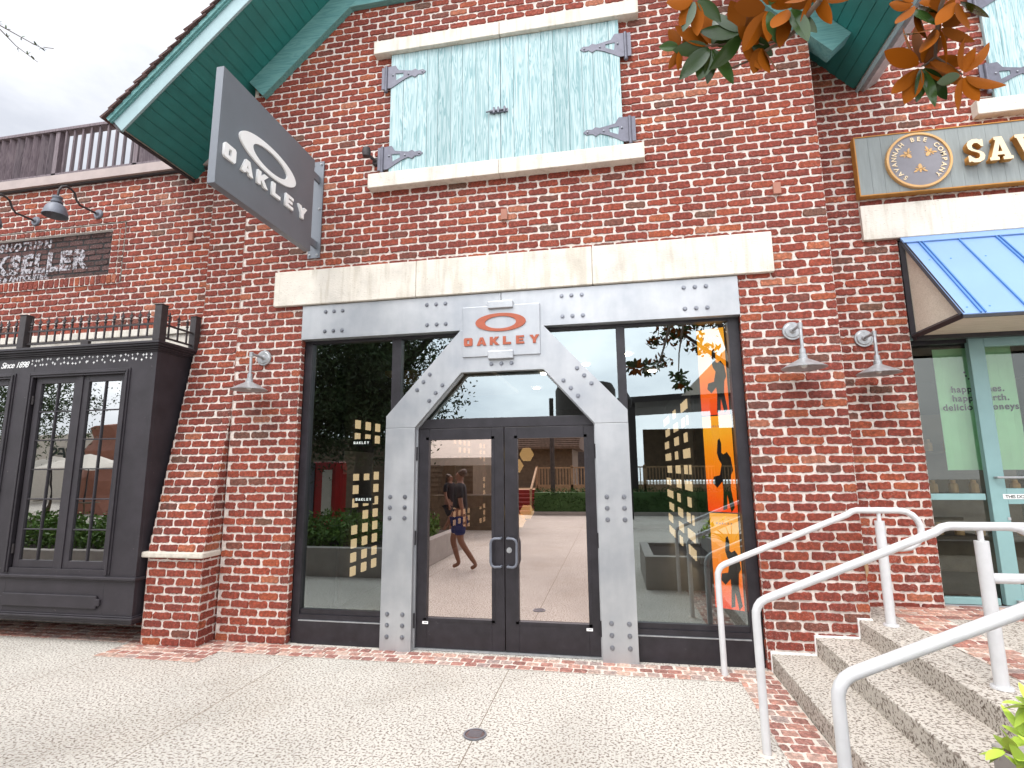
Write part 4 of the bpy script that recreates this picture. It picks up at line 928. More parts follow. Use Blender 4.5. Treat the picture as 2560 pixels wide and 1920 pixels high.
for i, (x, y) in enumerate(((-2.2, 3.8), (-1.2, 4.6), (-.4, 3.9), (.3, 3.2), (.8, 4.8), (-1.6, 6.4))):
    b = MB(); b.lathe([(0, 3.54), (.07, 3.54), (.075, 3.555)], (x, y, 0), 16); o = b.build('ceiling_light', M['lamp'])
    tag(o, ('round ceiling light behind the left transom glass', 'round ceiling light deep in the shop left of centre', 'round ceiling light near the shop centre', 'round ceiling light over the right window', 'round ceiling light deep on the right side', 'farthest round ceiling light at the back left')[i], 'ceiling light', 'round ceiling lights in the shop')
# orange banners
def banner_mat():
    m, N, L, b = new_mat('glowing_orange_print'); tc = N.new('ShaderNodeTexCoord'); sp = N.new('ShaderNodeSeparateXYZ'); L.new(tc.outputs['Generated'], sp.inputs[0])
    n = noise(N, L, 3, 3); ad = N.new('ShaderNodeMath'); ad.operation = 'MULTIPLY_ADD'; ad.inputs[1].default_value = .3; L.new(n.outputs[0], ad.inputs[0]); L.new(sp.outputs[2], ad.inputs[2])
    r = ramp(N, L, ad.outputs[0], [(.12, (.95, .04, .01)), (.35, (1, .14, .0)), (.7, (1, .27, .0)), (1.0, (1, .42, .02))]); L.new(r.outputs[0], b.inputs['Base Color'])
    L.new(r.outputs[0], b.inputs['Emission Color']); b.inputs['Emission Strength'].default_value = 1.1; b.inputs['Roughness'].default_value = .6; return m  # glow put into the unlit print so it shows through the reflections
M['glowprint'] = banner_mat()
sil = [(.30, .74), (.36, .90), (.44, .93), (.50, .86), (.48, .74), (.56, .72), (.70, .75), (.84, .68), (.90, .52), (.80, .46), (.76, .30), (.86, .06), (.72, .0), (.60, .22), (.56, .04), (.40, .02), (.46, .28), (.44, .38), (.22, .30), (.05, .36), (.10, .44), (.36, .46), (.46, .60), (.36, .66)]
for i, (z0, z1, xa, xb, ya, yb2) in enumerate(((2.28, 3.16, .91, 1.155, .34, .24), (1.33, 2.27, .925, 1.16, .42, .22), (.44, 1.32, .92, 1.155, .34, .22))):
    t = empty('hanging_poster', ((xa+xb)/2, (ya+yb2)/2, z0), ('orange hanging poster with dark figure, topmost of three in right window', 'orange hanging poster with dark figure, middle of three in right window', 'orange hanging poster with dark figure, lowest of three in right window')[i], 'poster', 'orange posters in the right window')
    b = MB(); b.prism([(xa, ya, z0), (xb, yb2, z0), (xb, yb2+.006, z0), (xa, ya+.006, z0)], (0, 0, z1-z0)); b.build('panel', M['glowprint'], t)
    ux = Vector((xb-xa, yb2-ya, 0)); wl = ux.length; ux /= wl; nv = Vector((ux.y, -ux.x, 0))
    b = MB(); o_ = Vector((xa, ya, z0))+nv*.004
    b.prism([o_+ux*(.06+u*wl*.84)+Vector((0, 0, v*(z1-z0)*.82)) for u, v in sil], nv*.002); b.build('printed_figure', M['cloth_black'], t)
    mtx = Matrix.Translation(o_+ux*.06+Vector((0, 0, (z1-z0)*.88))) @ Matrix(((ux.x, 0, nv.x, 0), (ux.y, 0, nv.y, 0), (0, 1, 0, 0), (0, 0, 0, 1)))
    me = merge([m for _, m in word('OAKLEY', 0, 0, .15, .02, .001)]).build('t', M['white']); mm = me.data; bpy.data.objects.remove(me); mesh_obj('lettering', mm, M['white'], mtx, t)
# small white shelf logos seen in the left window
for z, x, lab in ((2.07, -2.98, 'small white lettering strip hung high behind the left window'), (1.42, -2.93, 'small white lettering strip hung low behind the left window')):
    me = merge([m for _, m in word('OAKLEY', 0, 0, .19, .030, .002)]).build('t', M['lamp']); mm = me.data; bpy.data.objects.remove(me)
    M.setdefault('litwhite', emit('lit_white', (1, 1, 1), 1.0))
    t = empty('lit_lettering', (x, .55, z), lab, 'sign', 'small lit word signs behind the left window')
    mesh_obj('lettering', mm, M['litwhite'], Matrix.Translation((x, .55, z)) @ FRONT, t)
    b = MB(); b.box(x-.02, x+.22, .56, .58, z-.03, z+.06); b.build('backing', M['cloth_black'], t)
# poster + clothes + hex lights
t = empty('wall_poster', (-2.62, 1.3, 1.7), 'grey photo poster with dark skaters on the left display wall', 'poster')
b = MB(); b.box(-3.445, -3.43, 1.2, 2.05, 1.72, 2.02); b.build('panel', M['conc'], t)
rk = empty('clothes_rack', (-2.0, 1.6, 0), 'black rack of hanging khaki and rust shirts behind the left door', 'clothes rack')
b = MB(); b.tube([(-2.5, 1.7, 1.95), (-1.55, 1.7, 1.95)], .015, 8); b.tube([(-2.5, 1.7, 0), (-2.5, 1.7, 1.95)], .015, 8); b.tube([(-1.55, 1.7, 0), (-1.55, 1.7, 1.95)], .015, 8); b.build('rack_frame', M['iron'], rk)
for i, (x, m_) in enumerate(((-2.42, 'khaki'), (-2.32, 'khaki'), (-2.2, 'cloth_black'), (-2.08, 'rust_cloth'), (-1.96, 'khaki'), (-1.84, 'rust_cloth'))):
    sh_ = bpy.data.objects.new('hanging_shirt', None)
    b = MB(); pts = [(-.06, 0), (-.22, -.06), (-.30, -.24), (-.22, -.27), (-.18, -.17), (-.19, -.66), (.19, -.66), (.18, -.17), (.22, -.27), (.30, -.24), (.22, -.06), (.06, 0)]
    b.prism([(x+u*.35, 1.7+u*.9, 1.93+v) for u, v in pts], (.035, -.01, 0)); o = b.build('hanging_shirt', M[m_])
    tag(o, ('khaki shirt at the left end of the clothes rack', 'khaki shirt second from left on the clothes rack', 'black shirt on the clothes rack', 'rust brown shirt in the middle of the clothes rack', 'khaki shirt between two rust shirts on the rack', 'rust brown shirt at the right end of the rack')[i], 'shirt', 'shirts hanging on the rack')
for i, (x, z, y) in enumerate(((-.98, 1.93, .9), (-1.105, 1.80, .9), (-1.0, 1.27, 1.0), (-1.10, 1.17, 1.0))):
    b = MB(); b.lathe([(0, -.01), (.083, -.01), (.088, 0)], (x, y, z), 6, 'y'); o = b.build('hexagon_light', M['hex'])
    tag(o, ('upper lit hexagon panel behind the right door', 'lit hexagon panel below left of the upper one', 'lit hexagon panel at door handle height, the higher one', 'lit hexagon panel at door handle height, the lower one')[i], 'hexagon light', 'glowing hexagon panels behind the doors')
tb = empty('display_table', (-1.6, 2.6, 0), 'tan display counter standing behind the left door', 'table')
b = MB(); b.box(-2.6, -1.7, 2.4, 2.9, .85, .9); b.build('tabletop', M['siding'], tb); b = MB(); b.box(-2.3, -2.1, 2.5, 2.8, 0, .85); b.build('pedestal', M['tan'], tb)
# ================================================================== FOLIAGE helpers
def leaf_mat(name, top, under, rough=.35):
    m, N, L, b = new_mat(name); g = N.new('ShaderNodeNewGeometry'); n = noise(N, L, 9, 3)
    r = ramp(N, L, g.outputs['Random Per Island'], [(0, tuple(c*.55 for c in top)), (.5, top), (1, tuple(min(1, c*1.6) for c in top))])
    ru = ramp(N, L, g.outputs['Random Per Island'], [(0, tuple(c*.6 for c in under)), (.5, under), (1, tuple(min(1, c*1.35) for c in under))])
    c = mixc(N, L, r.outputs[0], ru.outputs[0], g.outputs['Backfacing']); L.new(c, b.inputs['Base Color'])
    rg = N.new('ShaderNodeMath'); rg.operation = 'MULTIPLY_ADD'; rg.inputs[1].default_value = .35; rg.inputs[2].default_value = rough; L.new(g.outputs['Backfacing'], rg.inputs[0]); L.new(rg.outputs[0], b.inputs['Roughness'])
    spc = N.new('ShaderNodeMath'); spc.operation = 'MULTIPLY_ADD'; spc.inputs[1].default_value = -.42; spc.inputs[2].default_value = .5; L.new(g.outputs['Backfacing'], spc.inputs[0]); L.new(spc.outputs[0], b.inputs['Specular IOR Level'])
    return m
M['magleaf'] = leaf_mat('magnolia_leaf', (.035, .075, .016), (.25, .068, .003), .24)
M['oakleaf'] = leaf_mat('oak_leaf', (.05, .08, .03), (.06, .09, .04), .6)
M['shrubleaf'] = leaf_mat('shrub_leaf', (.10, .20, .03), (.12, .20, .05), .5)
M['limeleaf'] = leaf_mat('lime_leaf', (.36, .50, .06), (.42, .50, .10), .4)
M['hedgeleaf'] = leaf_mat('hedge_leaf', (.04, .10, .02), (.05, .10, .03), .6)
def leaf(b, base, d, up, Ln, W, curl=.15, n=6, fold=.25):
    d = Vector(d).normalized(); up = Vector(up); sd_ = d.cross(up)
    if sd_.length < 1e-3: sd_ = d.cross(Vector((1, 0, 0)))
    sd_.normalize(); nm = sd_.cross(d).normalized(); base = Vector(base); vs = []; fs = []
    for i in range(n+1):
        t = i/n; w_ = W*(math.sin(math.pi*min(1, t*.92+.06))**.8)*(.5 if i in (0,) else 1); 
        if i == n: w_ = 0.002
        c = base+d*Ln*t-nm*curl*Ln*t*t
        vs += [c-sd_*w_+nm*fold*w_, c, c+sd_*w_+nm*fold*w_]
    for i in range(n):
        a = i*3; fs += [(a, a+1, a+4, a+3), (a+1, a+2, a+5, a+4)]
    b.add(vs, fs)
def rv(s=1): return Vector((random.gauss(0, s), random.gauss(0, s), random.gauss(0, s)))
def quad_leaf(b, c, Ln, W):
    d = rv().normalized(); s = d.cross(rv()).normalized()
    b.add([c-d*Ln*.5, c+s*W*.5, c+d*Ln*.5, c-s*W*.5], [(0, 1, 2, 3)])
# planter with lime shrub, bottom right
pb = empty('concrete_planter', (1.9, -3.4, 0), 'pale concrete planter wall at the foot of the steps, bottom right corner', 'planter')
b = MB(); b.box(1.45, 1.64, -4.7, -2.64, 0, .66); b.box(1.64, 6, -2.80, -2.64, .0, .66); b.build('planter_wall', M['conc'], pb, bevel=.01)
b = MB(); b.box(1.64, 6, -4.7, -2.8, 0, .60); b.build('soil', M['mulch'], pb)
lp_ = empty('lime_shrub', (1.6, -3.05, .6), 'bright yellow green shrub growing in the planter, bottom right corner', 'plant')
b = MB(); stems = []
root = Vector((1.72, -3.18, .60)); tips = [(1.34, -3.02, .84), (1.27, -3.04, .80), (1.36, -3.03, .95), (1.42, -3.05, .90), (1.46, -3.12, .86), (1.28, -3.10, .75), (1.33, -3.14, .82), (1.38, -3.08, .80), (1.6, -3.2, 1.0), (1.75, -3.3, .95), (1.9, -3.1, .9)]
lv = MB()
for tp in tips:
    tp = Vector(tp); mid_ = root.lerp(tp, .5)+Vector((0, 0, .04)); b.tube([root, mid_, tp], [.008, .006, .004], 6)
    d0 = (tp-mid_).normalized()
    for k_ in range(8):
        a = k_*2.4+random.uniform(-.3, .3); q = d0.to_track_quat('Z', 'Y'); el = random.uniform(.1, .9)
        d = q @ Vector((math.cos(a)*math.cos(el), math.sin(a)*math.cos(el), math.sin(el)))
        leaf(lv, tp-d0*random.uniform(0, .05), d, (0, 0, 1), random.uniform(.07, .115), random.uniform(.016, .023), random.uniform(-.1, .35))
b.build('stems', M['bark'], lp_); lv.build('leaves', M['limeleaf'], lp_, smooth=True)
# second planter (mirrored in the glass)
p2 = empty('concrete_planter', (1, -3.8, 0), 'low square concrete planter of dark mulch beside the nearest handrail', 'planter')
b = MB(); b.box(.42, 1.445, -3.0, -2.86, 0, .47); b.box(.42, .56, -4.5, -3.0, 0, .47); b.box(.56, 1.445, -4.5, -4.38, 0, .47); b.build('planter_wall', M['conc'], p2, bevel=.008)
b = MB(); b.box(.56, 1.445, -4.38, -3.0, 0, .42); b.build('soil', M['mulch'], p2)
def shrub(name, label, x0, x1, y0, y1, z0, z1, n, mat, size=.07, cat='shrub', group=None):
    t = empty(name, ((x0+x1)/2, (y0+y1)/2, z0), label, cat, group)
    b = MB()
    for i in range(n):
        u, v, w_ = random.random(), random.random(), random.random()**.7
        top = z0+(z1-z0)*(.78+.22*math.sin(u*(x1-x0)*3+v*5)+random.uniform(-.06, .06))
        quad_leaf(b, Vector((x0+(x1-x0)*u, y0+(y1-y0)*v, z0+(top-z0)*w_)), size*random.uniform(.7, 1.3), size*.5)
    b.build('foliage', mat, t)
    b = MB(); k_ = 0
    while x0+.2+k_*.5 < x1: x = x0+.2+k_*.5; b.tube([(x, (y0+y1)/2, z0), (x+random.uniform(-.1, .1), (y0+y1)/2+.05, z0+(z1-z0)*.7)], [.02, .008], 5); k_ += 1
    b.build('stems', M['bark'], t); return t
# ================================================================== WORLD BEHIND THE CAMERA (seen in the glass)
p3 = empty('concrete_planter', (-6, -4.5, 0), 'long concrete planter of leafy shrubs reflected in the left window', 'planter')
b = MB(); b.box(-20, -3.4, -3.3, -3.12, 0, .47); b.box(-3.58, -3.4, -6.6, -3.3, 0, .47); b.build('planter_wall', M['conc'], p3, bevel=.01)
b = MB(); b.box(-20, -3.58, -6.6, -3.3, 0, .40); b.build('soil', M['mulch'], p3)
shrub('leafy_shrub', 'dense leafy green shrub row in the long planter mirrored in left window', -12, -4.4, -5.0, -3.5, .38, 1.0, 13000, M['shrubleaf'], .085)
shrub('leafy_shrub', 'small leafy shrub at the far end of the long planter', -4.3, -3.7, -5.9, -5.2, .38, .85, 900, M['shrubleaf'], .08)
vm = empty('vending_machine', (-8.4, -9, 0), 'red vending machine with pale panel mirrored in the left window', 'vending machine')
b = MB(); b.box(-8.9, -7.95, -9.7, -9.0, 0, 2.03); b.build('body', M['red'], vm, bevel=.03); b = MB(); b.box(-8.35, -8.05, -8.995, -8.98, .5, 1.8); b.build('front_panel', M['canvas'], vm); b = MB(); b.box(-8.75, -8.6, -8.995, -8.96, .1, 2.0); b.build('side_post', M['hinge'], vm)
def siding_house(name, label, x0, x1, y0, y1, h_, mat, cat='building'):
    t = empty(name, ((x0+x1)/2, (y0+y1)/2, 0), label, cat)
    b = MB(); b.box(x0, x1, y0, y1, 0, h_); z = .1
    while z < h_-.1: b.prism([(x0-.01, y1, z), (x0-.01, y1+.03, z), (x0-.01, y1, z+.15)], (x1-x0+.02, 0, 0)); z += .16
    b.build('wall', mat, t); return t
siding_house('siding_building', 'brown clapboard building with lap siding mirrored in the left window', -14, -4.6, -16, -12, 2.9, M['siding'])
sb_ = siding_house('roofed_building', 'brown building with low tiled roof mirrored in the right door', -9, -1.9, -25, -20.5, 2.8, M['siding'])
b = MB(); b.prism([(-9.5, -19.9, 2.72), (-9.5, -19.9, 2.84), (-9.5, -22.5, 4.2), (-9.5, -25.5, 2.84), (-9.5, -25.5, 2.72)], (8.0, 0, 0))
for k_ in range(12): b.box(-9.5, -1.5, -20.0-.2*k_, -19.96-.2*k_, 2.86+.104*k_, 2.93+.104*k_)
b.build('roof', M['bark'], sb_)
ks = empty('market_kiosk', (-4.6, -10, 0), 'merchandise kiosk with white canopy mirrored in the left door', 'kiosk')
b = MB(); b.prism([(-5.6, -9.2, 1.9), (-5.6, -10.4, 2.5), (-5.6, -11.6, 1.9), (-5.6, -11.6, 2.1), (-5.6, -10.4, 2.7), (-5.6, -9.2, 2.1)], (2.4, 0, 0)); b.build('canopy', M['canvas'], ks)
for x in (-5.5, -3.3): b = MB(); b.tube([(x, -9.3, 0), (x, -9.3, 2.0)], .03, 8); b.build('pole', M['iron'], ks)
b = MB(); b.box(-5.4, -3.4, -11.2, -10.2, 0, 1.0); b.box(-5.3, -4.9, -11.0, -10.9, 1.0, 1.9); b.build('counter', M['siding'], ks)
hd = shrub('clipped_hedge', 'clipped dark green hedge mirrored in the right door', -3.1, 7, -16.3, -15.5, .12, 1.02, 16000, M['hedgeleaf'], .09, 'hedge')
b = MB(); b.box(-3.05, 7, -16.25, -15.6, .1, .85); b.build('inner_mass', M['hedgeleaf'], hd)
b = MB(); b.box(-3.15, 7.1, -16.4, -15.4, 0, .13); tag(b.build('hedge_kerb', M['conc']), 'low concrete kerb under the clipped hedge', 'kerb')
rs = empty('red_stairs', (-3.9, -16.5, 0), 'red stairs with timber handrails mirrored in the right door', 'stairs')
for i in range(6): b = MB(); b.box(-4.9, -3.2, -15.6-.3*(i+1), -15.6-.3*i, 0, .15*(i+1)); b.build('step', M['redstair'], rs)
for x in (-4.9, -3.2): b = MB(); b.obox((x, -16.5, 1.35), (.04, 0, 0), (0, .92, -.46), (0, .02, .04)); b.box(x-.04, x+.04, -15.7, -15.6, 0, 1.0); b.build('handrail', M['deckwood'], rs)
dk = empty('timber_deck', (0, -18.5, 0), 'raised timber deck with picket railing behind the hedge', 'deck')
b = MB(); b.box(-6, 9, -20, -17.4, .75, .9); b.build('deck_floor', M['deckwood'], dk)
for z, e in ((.9, .20), (1.78, .06)): b = MB(); b.box(-3.2, 9, -17.5, -17.4, z, z+e); b.build('rail', M['deckwood'], dk)
for k_ in range(9): b = MB(); x = -3.2+k_*1.5; b.box(x-.05, x+.05, -17.52, -17.4, 0, 1.9); b.build('post', M['deckwood'], dk)
b = MB()
for k_ in range(95): x = -3.1+k_*.128; b.box(x-.02, x+.02, -17.47, -17.43, 1.1, 1.78)
b.build('pickets', M['deckwood'], dk)
pc = empty('porch_roof', (3, -18, 0), 'open porch with dark roof and white gable mirrored in the right window', 'porch')
b = MB(); b.prism([(.3, -17.2, 4.45), (12, -17.2, 4.9), (12, -17.2, 5.15), (.3, -17.2, 4.7)], (0, -6, 0)); b.build('roof', M['iron'], pc)
for x in (.9, 4.2, 7.6): b = MB(); b.box(x-.13, x+.13, -17.6, -17.35, .9, 4.55); b.build('column', M['iron'], pc)
b = MB(); b.prism([(2.9, -17.15, 4.7), (7.5, -17.15, 4.85), (5.6, -17.15, 7.4)], (0, -.3, 0)); b.build('gable', M['canvas'], pc)
b = MB(); b.box(1.5, 8, -21, -20.9, 1.2, 3.6); b.build('back_wall', M['siding'], pc)
lpst = empty('street_lamp', (-.5, -14.5, 0), 'black post lamp standing before the hedge, mirrored in the right window', 'street lamp')
b = MB(); b.tube([(.62, -14.0, 0), (.62, -14.0, 3.9)], [.06, .04], 10); b.build('pole', M['iron'], lpst); b = MB(); b.lathe([(0, 3.9), (.12, 3.92), (.17, 4.2), (.14, 4.25), (.05, 4.4), (0, 4.5)], (.62, -14.0, 0), 12); b.build('lantern', M['iron'], lpst)
tk = empty('timber_pole', (-2.3, -16, 0), 'dark timber pole rising from the hedge, mirrored in the right door', 'pole')
b = MB(); b.tube([(-2.35, -15.9, 0), (-2.35, -15.9, 4.6)], .09, 10); b.build('shaft', M['bark_dark'], tk)
b = MB(); b.lathe([(2.1, 0), (2.1, 7.2), (1.9, 7.6), (0, 7.9)], (-1.7, -32, 0), 32); o = b.build('water_tower', M['bark_dark'], None, smooth=True); tag(o, 'dark round tank tower mirrored beyond the arch glass', 'tower')
# far left mirror: white venue, umbrellas, rock
wv = siding_house('white_venue', 'long white building with dark letters mirrored in the bay window panes', -42, -25, -27, -23, 4.2, M['canvas'])
mesh_obj('lettering', text_mesh('HOUSE BLUES', 1.1, .02, .02, 0, 'LEFT', 1.1), M['rubber'], Matrix.Translation((-27, -22.9, 2.6)) @ Matrix.Rotation(math.pi, 4, 'Z') @ FRONT, wv)
for i, (x, y) in enumerate(((-18.5, -11.5), (-22.5, -13.5), (-14.8, -10.5))):
    t = empty('patio_umbrella', (x, y, 0), ('beige patio umbrella mirrored in the middle of the bay panes', 'beige patio umbrella farthest away in the bay reflection', 'beige patio umbrella closest to the shop in the bay reflection')[i], 'umbrella', 'beige patio umbrellas')
    b = MB(); b.lathe([(1.5, 1.95), (1.4, 2.0), (0, 2.5)], (x, y, 0), 8); b.build('canopy', M['canvas'], t); b = MB(); b.tube([(x, y, 0), (x, y, 2.5)], .03, 8); b.build('pole', M['iron'], t); b = MB(); b.lathe([(0, .75), (.5, .75), (.5, .72), (.03, .7), (.03, 0), (.3, 0)], (x, y, 0), 16); b.build('table', M['siding'], t)
b = MB(); b.lathe([(1.7, 0), (1.5, .8), (1.6, 1.5), (1.2, 2.2), (1.35, 2.8), (1.0, 3.4), (1.1, 3.9), (0, 4.0)], (-22.5, -16.5, 0), 16); b.v = [(x+random.gauss(0, .09), y+random.gauss(0, .09), z+random.gauss(0, .06)) for x, y, z in b.v]; tag(b.build('rock_outcrop', M['terra']), 'orange rock pillar mirrored in the right bay sash', 'rock')
# trees
def tree(name, label, base, trunk, limbs, blobs, mat, bark, lsize, laspect, cat='tree'):
    t = empty(name, base, label, cat)
    b = MB(); b.tube(trunk[0], trunk[1], 12); b.build('trunk', bark, t, smooth=True)
    b = MB()
    for p, r_ in limbs: b.tube(p, r_, 8)
    b.build('limbs', bark, t, smooth=True)
    b = MB()
    for (c, rad, n) in blobs:
        c = Vector(c); rad = Vector(rad)
        subs = [(Vector((random.gauss(0, .5), random.gauss(0, .5), random.gauss(0, .5))), random.uniform(.15, .4)) for _ in range(max(3, n//45))]
        for i in range(n):
            s_, r_ = random.choice(subs); q = s_+rv(.45)*r_
            quad_leaf(b, Vector((c.x+q.x*rad.x, c.y+q.y*rad.y, c.z+q.z*rad.z)), lsize*random.uniform(.6, 1.4), lsize*laspect)
    b.build('crown', mat, t); return t
oak = tree('oak_tree', 'large dark oak filling the reflection in the left window', (-6.6, -8, 0),
     ([(-6.6, -8, 0), (-6.65, -8.05, 1.5), (-6.5, -8, 3.2), (-6.3, -7.8, 5)], [.32, .24, .22, .15]),
     [([(-6.5, -8, 3), (-5, -7.2, 4.6), (-3.2, -6.2, 5.8), (-1.8, -5.6, 6.2)], [.14, .1, .06, .03]), ([(-6.5, -8, 3.2), (-8, -7, 5), (-9, -5.5, 6.2)], [.13, .08, .03]), ([(-6.4, -7.9, 4), (-6.5, -9.5, 6.5)], [.12, .05]),
      ([(-5, -7.2, 4.6), (-4.6, -5.5, 5.0), (-4.1, -4.2, 4.9), (-3.6, -3.6, 4.55), (-3.3, -3.3, 4.25)], [.06, .04, .02, .01, .006])],
     [((-6.2, -7.0, 4.2), (1.7, 1.2, 1.5), 16000), ((-7.0, -7.6, 3.3), (2.0, 1.0, 1.0), 12000), ((-8.2, -7.0, 4.2), (1.4, 1.2, 1.5), 8000), ((-6.6, -7.6, 5.2), (2.2, 1.8, 1.8), 9000), ((-8.8, -6.5, 5.4), (1.6, 1.4, 1.4), 4000), ((-4.6, -7.0, 5.6), (1.6, 1.2, 1.0), 4500), ((-2.4, -7.6, 6.4), (1.3, 1.0, .55), 2600), ((-7.0, -8.6, 3.2), (1.8, 1.4, .9), 3500)], M['oakleaf'], M['bark_dark'], .12, .42)
# grey oak twig entering the frame top left
b = MB()
tw = [[(-3.3, -3.3, 4.25), (-3.207, -3.278, 4.188), (-3.141, -3.157, 4.17), (-3.115, -3.12, 4.165)], [(-3.3, -3.31, 4.23), (-3.214, -3.27, 4.172), (-3.198, -3.197, 4.131), (-3.16, -3.105, 4.098)]]
for p in tw: b.tube(p, [.004, .003, .0022, .0014], 5)
b.tube([(-3.115, -3.12, 4.175), (-3.082, -3.09, 4.186)], .0018, 5); lv = MB()
for p, q in ((0, .15), (0, .4), (0, .55), (0, .8), (0, .95), (0, .9), (1, .2), (1, .5), (1, .7), (1, .95), (0, .3), (1, .85)):
    pp = tw[p]; s_ = q*3; i = min(2, int(s_)); c = Vector(pp[i]).lerp(Vector(pp[i+1]), s_-i)
    for _ in range(2): leaf(lv, c, rv().normalized()+Vector((0, 0, .3)), (0, -1, .3), random.uniform(.018, .032), .0055, .2, 4)
b.build('twig', M['bark'], oak); lv.build('twig_leaves', M['oakleaf'], oak)
# magnolia
mg = tree('magnolia_tree', 'magnolia with rust backed leaves hanging into the top right of the view', (3.1, -7.2, 0),
     ([(3.1, -7.2, 0), (3.0, -7.1, 2), (2.8, -6.9, 4.2)], [.2, .17, .12]),
     [([(2.8, -6.9, 4), (2.3, -6, 4.9), (1.6, -4.9, 5.0), (1.15, -4.1, 4.4), (.93, -3.75, 3.75), (.793, -3.447, 3.408)], [.08, .06, .045, .03, .016, .010]),
      ([(1.6, -4.9, 5.0), (1.35, -4.2, 4.3), (1.2, -3.8, 3.7), (1.145, -3.56, 3.33)], [.03, .02, .012, .008]), ([(2.8, -6.9, 3.9), (1.6, -7.2, 5.0)], [.06, .03]), ([(2.8, -6.9, 4.1), (4.0, -7, 5.4)], [.08, .03])],
     [((1.6, -7.3, 5.0), (.9, .8, .75), 700), ((2.6, -7.2, 5.6), (1.1, .9, .9), 900), ((4.0, -7.2, 5.8), (1.2, 1.0, .9), 800), ((1.0, -7.2, 5.4), (.5, .4, .4), 200)], M['magleaf'], M['bark'], .17, .42)
br = MB(); br.tube([(.793, -3.447, 3.408), (.745, -3.40, 3.372), (.723, -3.375, 3.357), (.69, -3.355, 3.343), (.659, -3.339, 3.341), (.58, -3.30, 3.325), (.519, -3.28, 3.319)], [.010, .0085, .008, .0065, .006, .004, .003], 8)
br.tube([(.70, -3.36, 3.349), (.63, -3.335, 3.36), (.58, -3.345, 3.385), (.556, -3.358, 3.402)], [.005, .004, .004, .003], 7)
br.build('twigs', M['bark'], mg, smooth=True); br = MB()
br.tube([(1.145, -3.56, 3.33), (1.136, -3.50, 3.27), (1.14, -3.45, 3.20), (1.148, -3.419, 3.148), (1.13, -3.40, 3.14), (1.116, -3.395, 3.139)], [.008, .007, .0065, .005, .004, .003], 7)
br.tube([(1.148, -3.419, 3.148), (1.19, -3.41, 3.12), (1.224, -3.414, 3.072)], [.004, .003, .003], 6)
br.build('twigs', M['bark'], mg, smooth=True); br = MB()
br.tube([(.58, -3.345, 3.385), (.50, -3.33, 3.39), (.445, -3.322, 3.393)], [.004, .0035, .003], 6); br.tube([(.47, -3.33, 3.392), (.38, -3.318, 3.405), (.335, -3.318, 3.415)], [.004, .003, .002], 6)
br.build('twigs', M['bark'], mg, smooth=True)
lv = MB()
RT, UPv, BK = Vector((.983, .183, -.0095)), Vector((.038, -.154, .987)), Vector((.179, -.971, -.158))   # view-ish axes: right, up, towards viewer
def whorl(c, angs, Ln, tilt=.2):
    for a, face in angs:                      # a: direction in degrees (0 right, 90 up); face: +1 underside (rust) to the street, -1 glossy top
        d = RT*math.cos(R(a))+UPv*math.sin(R(a))+BK*random.uniform(-tilt, tilt)
        nrm = BK*(-face)+rv(.45)
        leaf(lv, Vector(c)+d*.012, d, nrm, Ln*random.uniform(.72, 1.05), Ln*random.uniform(.16, .215), random.uniform(-.05, .2), 8, random.uniform(-.1, .35))
whorl((.445, -3.322, 3.393), [(150, 1), (95, 1), (75, -1), (60, -1), (250, -1), (225, -1), (300, -1), (268, -1), (20, -1), (180, -1), (120, 1)], .165)
whorl((.556, -3.358, 3.402), [(110, 1), (80, 1), (140, -1), (-10, 1), (-35, -1), (-70, 1), (230, -1), (170, -1), (45, 1)], .15)
whorl((.635, -3.411, 3.445), [(-95, 1), (-75, -1), (100, 1), (60, -1), (-120, 1), (180, 1), (20, 1)], .16)
whorl((.703, -3.418, 3.43), [(-70, -1), (-100, 1), (-50, -1), (30, 1), (140, 1), (-125, 1)], .15)
whorl((.62, -3.345, 3.35), [(-110, 1), (-80, 1), (-60, 1), (150, 1)], .13)
whorl((.335, -3.318, 3.415), [(120, 1), (175, -1), (240, 1), (260, 1), (60, 1), (20, 1)], .10)
whorl((.38, -3.416, 3.53), [(240, 1), (200, 1), (280, 1), (320, -1), (250, -1)], .14)
whorl((.777, -3.441, 3.45), [(-60, 1), (-100, 1), (-150, 1), (-20, 1)], .13)
whorl((1.116, -3.395, 3.139), [(165, 1), (110, 1), (90, 1), (70, 1), (50, 1), (225, 1), (245, 1), (262, -1), (285, -1), (310, -1), (335, 1), (10, 1)], .145)
whorl((1.224, -3.414, 3.072), [(100, 1), (65, 1), (45, 1), (260, 1), (300, 1), (330, 1), (150, 1), (200, -1)], .115)
whorl((1.141, -3.467, 3.225), [(60, 1), (20, 1), (-30, 1), (200, 1), (150, -1), (240, 1), (-80, -1), (100, 1)], .12)
whorl((1.069, -3.495, 3.301), [(190, 1), (230, 1), (290, 1), (-30, 1), (150, 1), (10, 1)], .11)
whorl((1.18, -3.51, 3.28), [(-90, 1), (-40, 1), (30, 1), (-130, 1), (90, 1)], .13)
lv.build('hanging_leaves', M['magleaf'], mg, smooth=True)
tree('oak_tree', 'pale green tree mirrored in the upper bay panes', (-24, -13, 0), ([(-24, -13, 0), (-24, -13, 3)], [.2, .15]), [([(-24, -13, 3), (-23, -13, 5)], [.1, .04])], [((-23.5, -13, 4.8), (2.2, 2, 2), 9000)], M['oakleaf'], M['bark_dark'], .13, .45)
